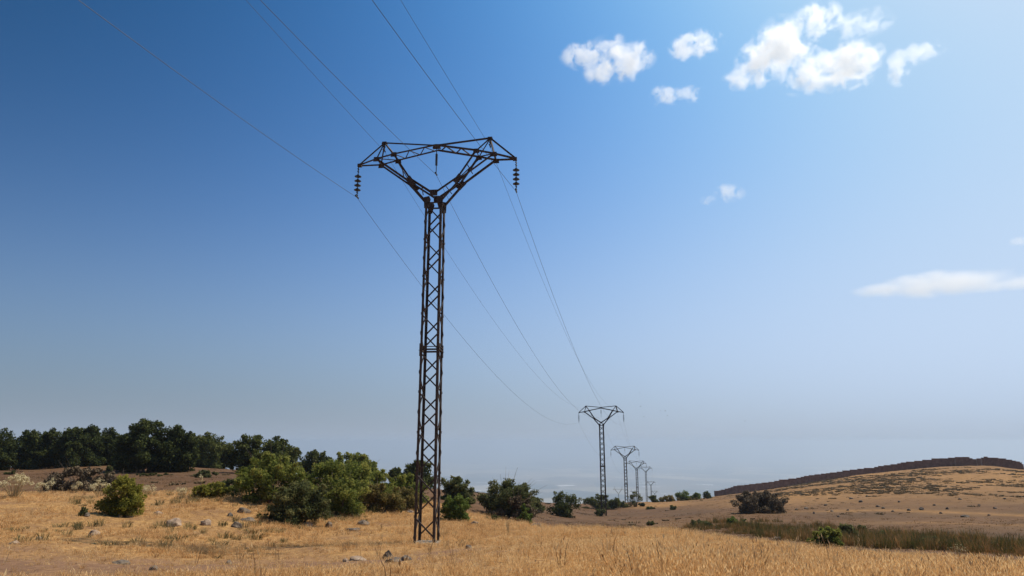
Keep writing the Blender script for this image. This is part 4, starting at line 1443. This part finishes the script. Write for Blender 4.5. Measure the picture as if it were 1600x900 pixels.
def scatter(name, label, pts, scl, protos, pick, seed):
    """one object of ground cover: tufts on points, by geometry nodes"""
    r = np.random.default_rng(seed)
    n = len(pts)
    me = bpy.data.meshes.new(name)
    me.vertices.add(n)
    me.vertices.foreach_set('co', np.asarray(pts, np.float32).ravel())
    for nm, val in (('scl', scl), ('rot', r.random(n) * 6.283)):
        a = me.attributes.new(nm, 'FLOAT', 'POINT')
        a.data.foreach_set('value', np.asarray(val, np.float32))
    a = me.attributes.new('pick', 'INT', 'POINT')
    a.data.foreach_set('value', np.asarray(pick, np.int32))
    o = bpy.data.objects.new(name, me)
    scene.collection.objects.link(o)
    ng = bpy.data.node_groups.new(name + '_nodes', 'GeometryNodeTree')
    ng.interface.new_socket('Geometry', in_out='INPUT', socket_type='NodeSocketGeometry')
    ng.interface.new_socket('Geometry', in_out='OUTPUT', socket_type='NodeSocketGeometry')
    N = ng.nodes.new
    gi, go = N('NodeGroupInput'), N('NodeGroupOutput')
    iop = N('GeometryNodeInstanceOnPoints')
    g2i = N('GeometryNodeGeometryToInstance')
    for p in protos[::-1]:
        oi = N('GeometryNodeObjectInfo')
        oi.inputs['Object'].default_value = p
        ng.links.new(oi.outputs['Geometry'], g2i.inputs[0])

    def named(nm, t):
        q = N('GeometryNodeInputNamedAttribute')
        q.data_type = t
        q.inputs['Name'].default_value = nm
        return q.outputs['Attribute']
    ng.links.new(gi.outputs[0], iop.inputs['Points'])
    ng.links.new(g2i.outputs[0], iop.inputs['Instance'])
    iop.inputs['Pick Instance'].default_value = True
    ng.links.new(named('pick', 'INT'), iop.inputs['Instance Index'])
    cx = N('ShaderNodeCombineXYZ')
    ng.links.new(named('rot', 'FLOAT'), cx.inputs['Z'])
    ng.links.new(cx.outputs[0], iop.inputs['Rotation'])
    ng.links.new(named('scl', 'FLOAT'), iop.inputs['Scale'])
    ng.links.new(iop.outputs[0], go.inputs[0])
    md = o.modifiers.new('scatter', 'NODES')
    md.node_group = ng
    o['kind'] = 'stuff'
    o['label'] = label
    return o


def polar_points(n, r0, r1, power=1.0, th=44.0, seed=1):
    r = np.random.default_rng(seed)
    R = (r0 ** (2 - power) + r.random(n) * (r1 ** (2 - power) - r0 ** (2 - power))) ** (1 / (2 - power)) if power != 2 else r0 * (r1 / r0) ** r.random(n)
    t = np.radians((r.random(n) * 2 - 1) * th)
    return R * np.sin(t), R * np.cos(t), r


straw_tufts = [tuft('straw_tuft', straw_m, 22, 0.30, 0.16, 0.006, 0.7, 900, 0.35), tuft('straw_tuft', straw_m, 20, 0.20, 0.18, 0.007, 1.1, 901, 0.1),
               tuft('straw_tuft', straw_m, 13, 0.44, 0.10, 0.0055, 0.45, 902, 0.7), tuft('straw_tuft', straw_m, 22, 0.09, 0.22, 0.007, 1.5, 903, 0.0)]
X, Y, r_ = polar_points(150000, 5.0, 50.0, 1.15, seed=5)
rr, pxx, straw = zone_fields(X, Y)
bare = bare_patches(X, Y)
patch = fbm(X * 0.35, Y * 0.35, 3)
dens = np.clip(straw * (1.0 - 0.92 * np.clip(bare * 1.4 + patch * 0.5, 0, 1)) * np.clip(0.66 + 1.5 * patch, 0.12, 1), 0, 1)
dens = dens * (1 - np.exp(-(((X + 2.84) / 0.9) ** 2 + ((Y - 23.6) / 1.2) ** 2)))
keep = r_.random(len(X)) < dens
X, Y, patch, pxx, bare = X[keep], Y[keep], patch[keep], pxx[keep], bare[keep]
tall = np.clip((pxx - 620) / 400, 0, 1)
q = r_.random(len(X))
flat_ = np.clip(0.5 - 2.5 * fbm(X * 0.18 + 40, Y * 0.3, 3), 0, 1)
pick = np.where(q < (0.16 + 0.40 * tall) * flat_ * 1.6, 2, np.where(q < 0.50 + 0.2 * tall, 0, np.where(q < 0.80, 1, 3)))
scl = (0.42 + 0.5 * r_.random(len(X)) ** 1.5) * (0.78 + 0.10 * tall) * (1 + 0.5 * np.clip(patch, -0.5, 0.5)) * (1 - 0.5 * np.clip(bare, 0, 1))
scatter('dry_grass', 'golden dry grass covering the near field', np.stack([X, Y, height(X, Y)], 1), scl, straw_tufts, pick, 1)

# thin stubble on the brown fields behind
X, Y, r_ = polar_points(26000, 24.0, 190.0, 1.3, th=40, seed=6)
rr, pxx, straw = zone_fields(X, Y)
keep = r_.random(len(X)) < (1 - straw) * np.clip(0.35 + 1.4 * fbm(X * 0.09, Y * 0.09, 3), 0.03, 1)
X, Y = X[keep], Y[keep]
stub_m = grass_mat('brown_stubble', [(0.15, (0.08, 0.044, 0.021)), (0.45, (0.16, 0.092, 0.040)), (0.85, (0.29, 0.175, 0.075))])  # brown stubble, darkened along with the field's painted cloud shadow
stub = [tuft('stubble_tuft', stub_m, 16, 0.16, 0.22, 0.009, 1.0, 910), tuft('stubble_tuft', stub_m, 14, 0.10, 0.26, 0.011, 1.3, 911)]
scatter('field_stubble', 'sparse brown stubble on the far field', np.stack([X, Y, height(X, Y)], 1), 0.6 + 0.8 * r_.random(len(X)), stub, r_.integers(0, 2, len(X)), 2)

# rush band in the hollow on the right
rush_t = [tuft('rush_tuft', rush_m, 46, 0.70, 0.26, 0.008, 0.35, 920), tuft('rush_tuft', rush_m, 40, 0.55, 0.24, 0.008, 0.5, 921), tuft('rush_tuft', rush_m, 36, 0.80, 0.20, 0.008, 0.3, 922)]
X, Y, r_ = polar_points(60000, 16.0, 75.0, 1.0, th=42, seed=8)
pxx = 800 + 1105 * X / Y
lo = np.interp(pxx, [1060, 1110, 1220, 1300, 1350, 1480, 1600, 1800], [46, 41, 37, 33, 30, 25, 21.5, 20])
hi = np.interp(pxx, [1060, 1090, 1150, 1240, 1300, 1350, 1480, 1600, 1800], [50, 60, 62, 58, 47, 42, 36, 32.5, 31])
wob = 4.0 * fbm(X * 0.15, Y * 0.15, 3)
cl = fbm(X * 0.26 + 3, Y * 0.38, 4)
inside = (Y > lo - 2.0 + wob * 1.1) & (Y < hi + wob) & (pxx > 1062 + 20 * cl)
gap = np.exp(-(((pxx - 1215) / 35) ** 2 + ((Y - 55) / 3.0) ** 2))
keep = inside & (r_.random(len(X)) < np.clip(0.42 + 3.2 * cl, 0.03, 1) * (1 - gap))
X, Y, cl = X[keep], Y[keep], cl[keep]
scatter('rushes', 'band of dark olive and rust coloured rushes in the hollow', np.stack([X, Y, height(X, Y)], 1), (0.30 + 0.45 * r_.random(len(X)) ** 1.8) * np.clip(0.98 + 1.4 * cl, 0.4, 1.6), rush_t, r_.integers(0, 3, len(X)), 3)

# cushion scrub on the right hill, thickest near its top, and on the left bank
scr = [tuft('scrub_cushion', scrub_m, 70, 0.26, 0.36, 0.03, 0.9, 930, hmin=0.25), tuft('scrub_cushion', scrub_m, 60, 0.20, 0.48, 0.03, 1.1, 931, hmin=0.25)]
X, Y, r_ = polar_points(42000, 60.0, 190.0, 0.6, th=40, seed=9)
pxx = 800 + 1105 * X / Y
Zs = height(X, Y)
up = np.clip((pxx - 1130) / 120, 0, 1) * np.clip((Y - 92 + 0.04 * (pxx - 1300)) / 40, 0, 1)
cl = fbm(X * 0.07, Y * 0.13, 4)
keep = r_.random(len(X)) < np.clip((up * 0.30 + 0.95 * cl - 0.10) * 3.2, 0, 1) * (up > 0.02)
X1, Y1 = X[keep], Y[keep]
X, Y, r2 = polar_points(6000, 40.0, 150.0, 1.0, th=40, seed=10)
pxx = 800 + 1105 * X / Y
keep = r2.random(len(X)) < np.clip((fbm(X * 0.12, Y * 0.2, 3) - 0.16) * 4, 0, 1) * 0.35 * (pxx < 1560)
X1, Y1 = np.concatenate([X1, X[keep]]), np.concatenate([Y1, Y[keep]])
scatter('hill_scrub', 'low grey green cushion scrub dotting the hillside', np.stack([X1, Y1, height(X1, Y1)], 1), 0.35 + 1.0 * r_.random(len(X1)) ** 2.5, scr, r_.integers(0, 2, len(X1)), 4)
# green weeds among the straw of the left bank
weed_m = grass_mat('bank_weeds', [(0.15, (0.06, 0.06, 0.022)), (0.5, (0.15, 0.13, 0.05)), (0.85, (0.30, 0.24, 0.11))])
# scattered taller dead stalks over the near field
X, Y, r_ = polar_points(5200, 9.0, 42.0, 0.9, seed=15)
rr, pxx, straw = zone_fields(X, Y)
keep = r_.random(len(X)) < straw * np.clip(0.12 + 0.9 * fbm(X * 0.3 + 21, Y * 0.3, 3), 0.02, 1) * np.clip((pxx - 300) / 500, 0.3, 1)
X, Y = X[keep], Y[keep]
stalk_m = grass_mat('dead_stalks', [(0.15, (0.10, 0.055, 0.028)), (0.5, (0.24, 0.13, 0.055)), (0.85, (0.62, 0.45, 0.24))], trans=0.2)
st_ = [tuft('stalk_tuft', stalk_m, 5, 0.55, 0.07, 0.006, 0.35, 950, 1.0), tuft('stalk_tuft', stalk_m, 8, 0.34, 0.10, 0.008, 0.6, 951, 0.6)]
scatter('dead_stalks', 'taller brown dead stalks standing in the straw', np.stack([X, Y, height(X, Y)], 1), 0.6 + 0.5 * r_.random(len(X)), st_, r_.integers(0, 2, len(X)), 7)
wt_ = [tuft('bank_weed_tuft', weed_m, 40, 0.24, 0.18, 0.008, 0.8, 940), tuft('bank_weed_tuft', weed_m, 34, 0.36, 0.14, 0.007, 0.6, 941)]
X, Y, r_ = polar_points(9000, 17.0, 48.0, 1.0, th=40, seed=11)
pxx = 800 + 1105 * X / Y
keep = r_.random(len(X)) < np.clip((fbm(X * 0.22 + 9, Y * 0.22, 3) + 0.02) * 2.2, 0, 1) * np.clip((760 - pxx) / 150, 0.02, 1) * np.clip((Y - 18) / 9, 0, 1) * 0.5
X, Y = X[keep], Y[keep]
scatter('bank_weeds', 'olive weeds growing through the straw of the left bank', np.stack([X, Y, height(X, Y)], 1), 0.5 + 0.7 * r_.random(len(X)), wt_, r_.integers(0, 2, len(X)), 5)


# ------------------------------------------------------------------ haze: the air of the valley
def build_haze():
    s, z0, z1 = 43000.0, -502.0, 24.0
    v = [(-s, -s, z0), (s, -s, z0), (s, s, z0), (-s, s, z0), (-s, -s, z1), (s, -s, z1), (s, s, z1), (-s, s, z1)]
    f = [(3, 2, 1, 0), (4, 5, 6, 7), (0, 1, 5, 4), (1, 2, 6, 5), (2, 3, 7, 6), (3, 0, 4, 7)]
    b = NT('haze_air')
    pv = b.n('VolumePrincipled')
    pv.inputs['Color'].default_value = (0.57, 0.69, 0.845, 1)
    pv.inputs['Density'].default_value = 1.9e-4
    pv.inputs['Anisotropy'].default_value = 0.4
    b.l(pv.outputs[0], b.out.inputs['Volume'])
    o = mesh_obj('haze', v, f, b.m)
    o['kind'] = 'stuff'
    o['label'] = 'pale blue haze lying over the far plain'
    return o


haze = build_haze()
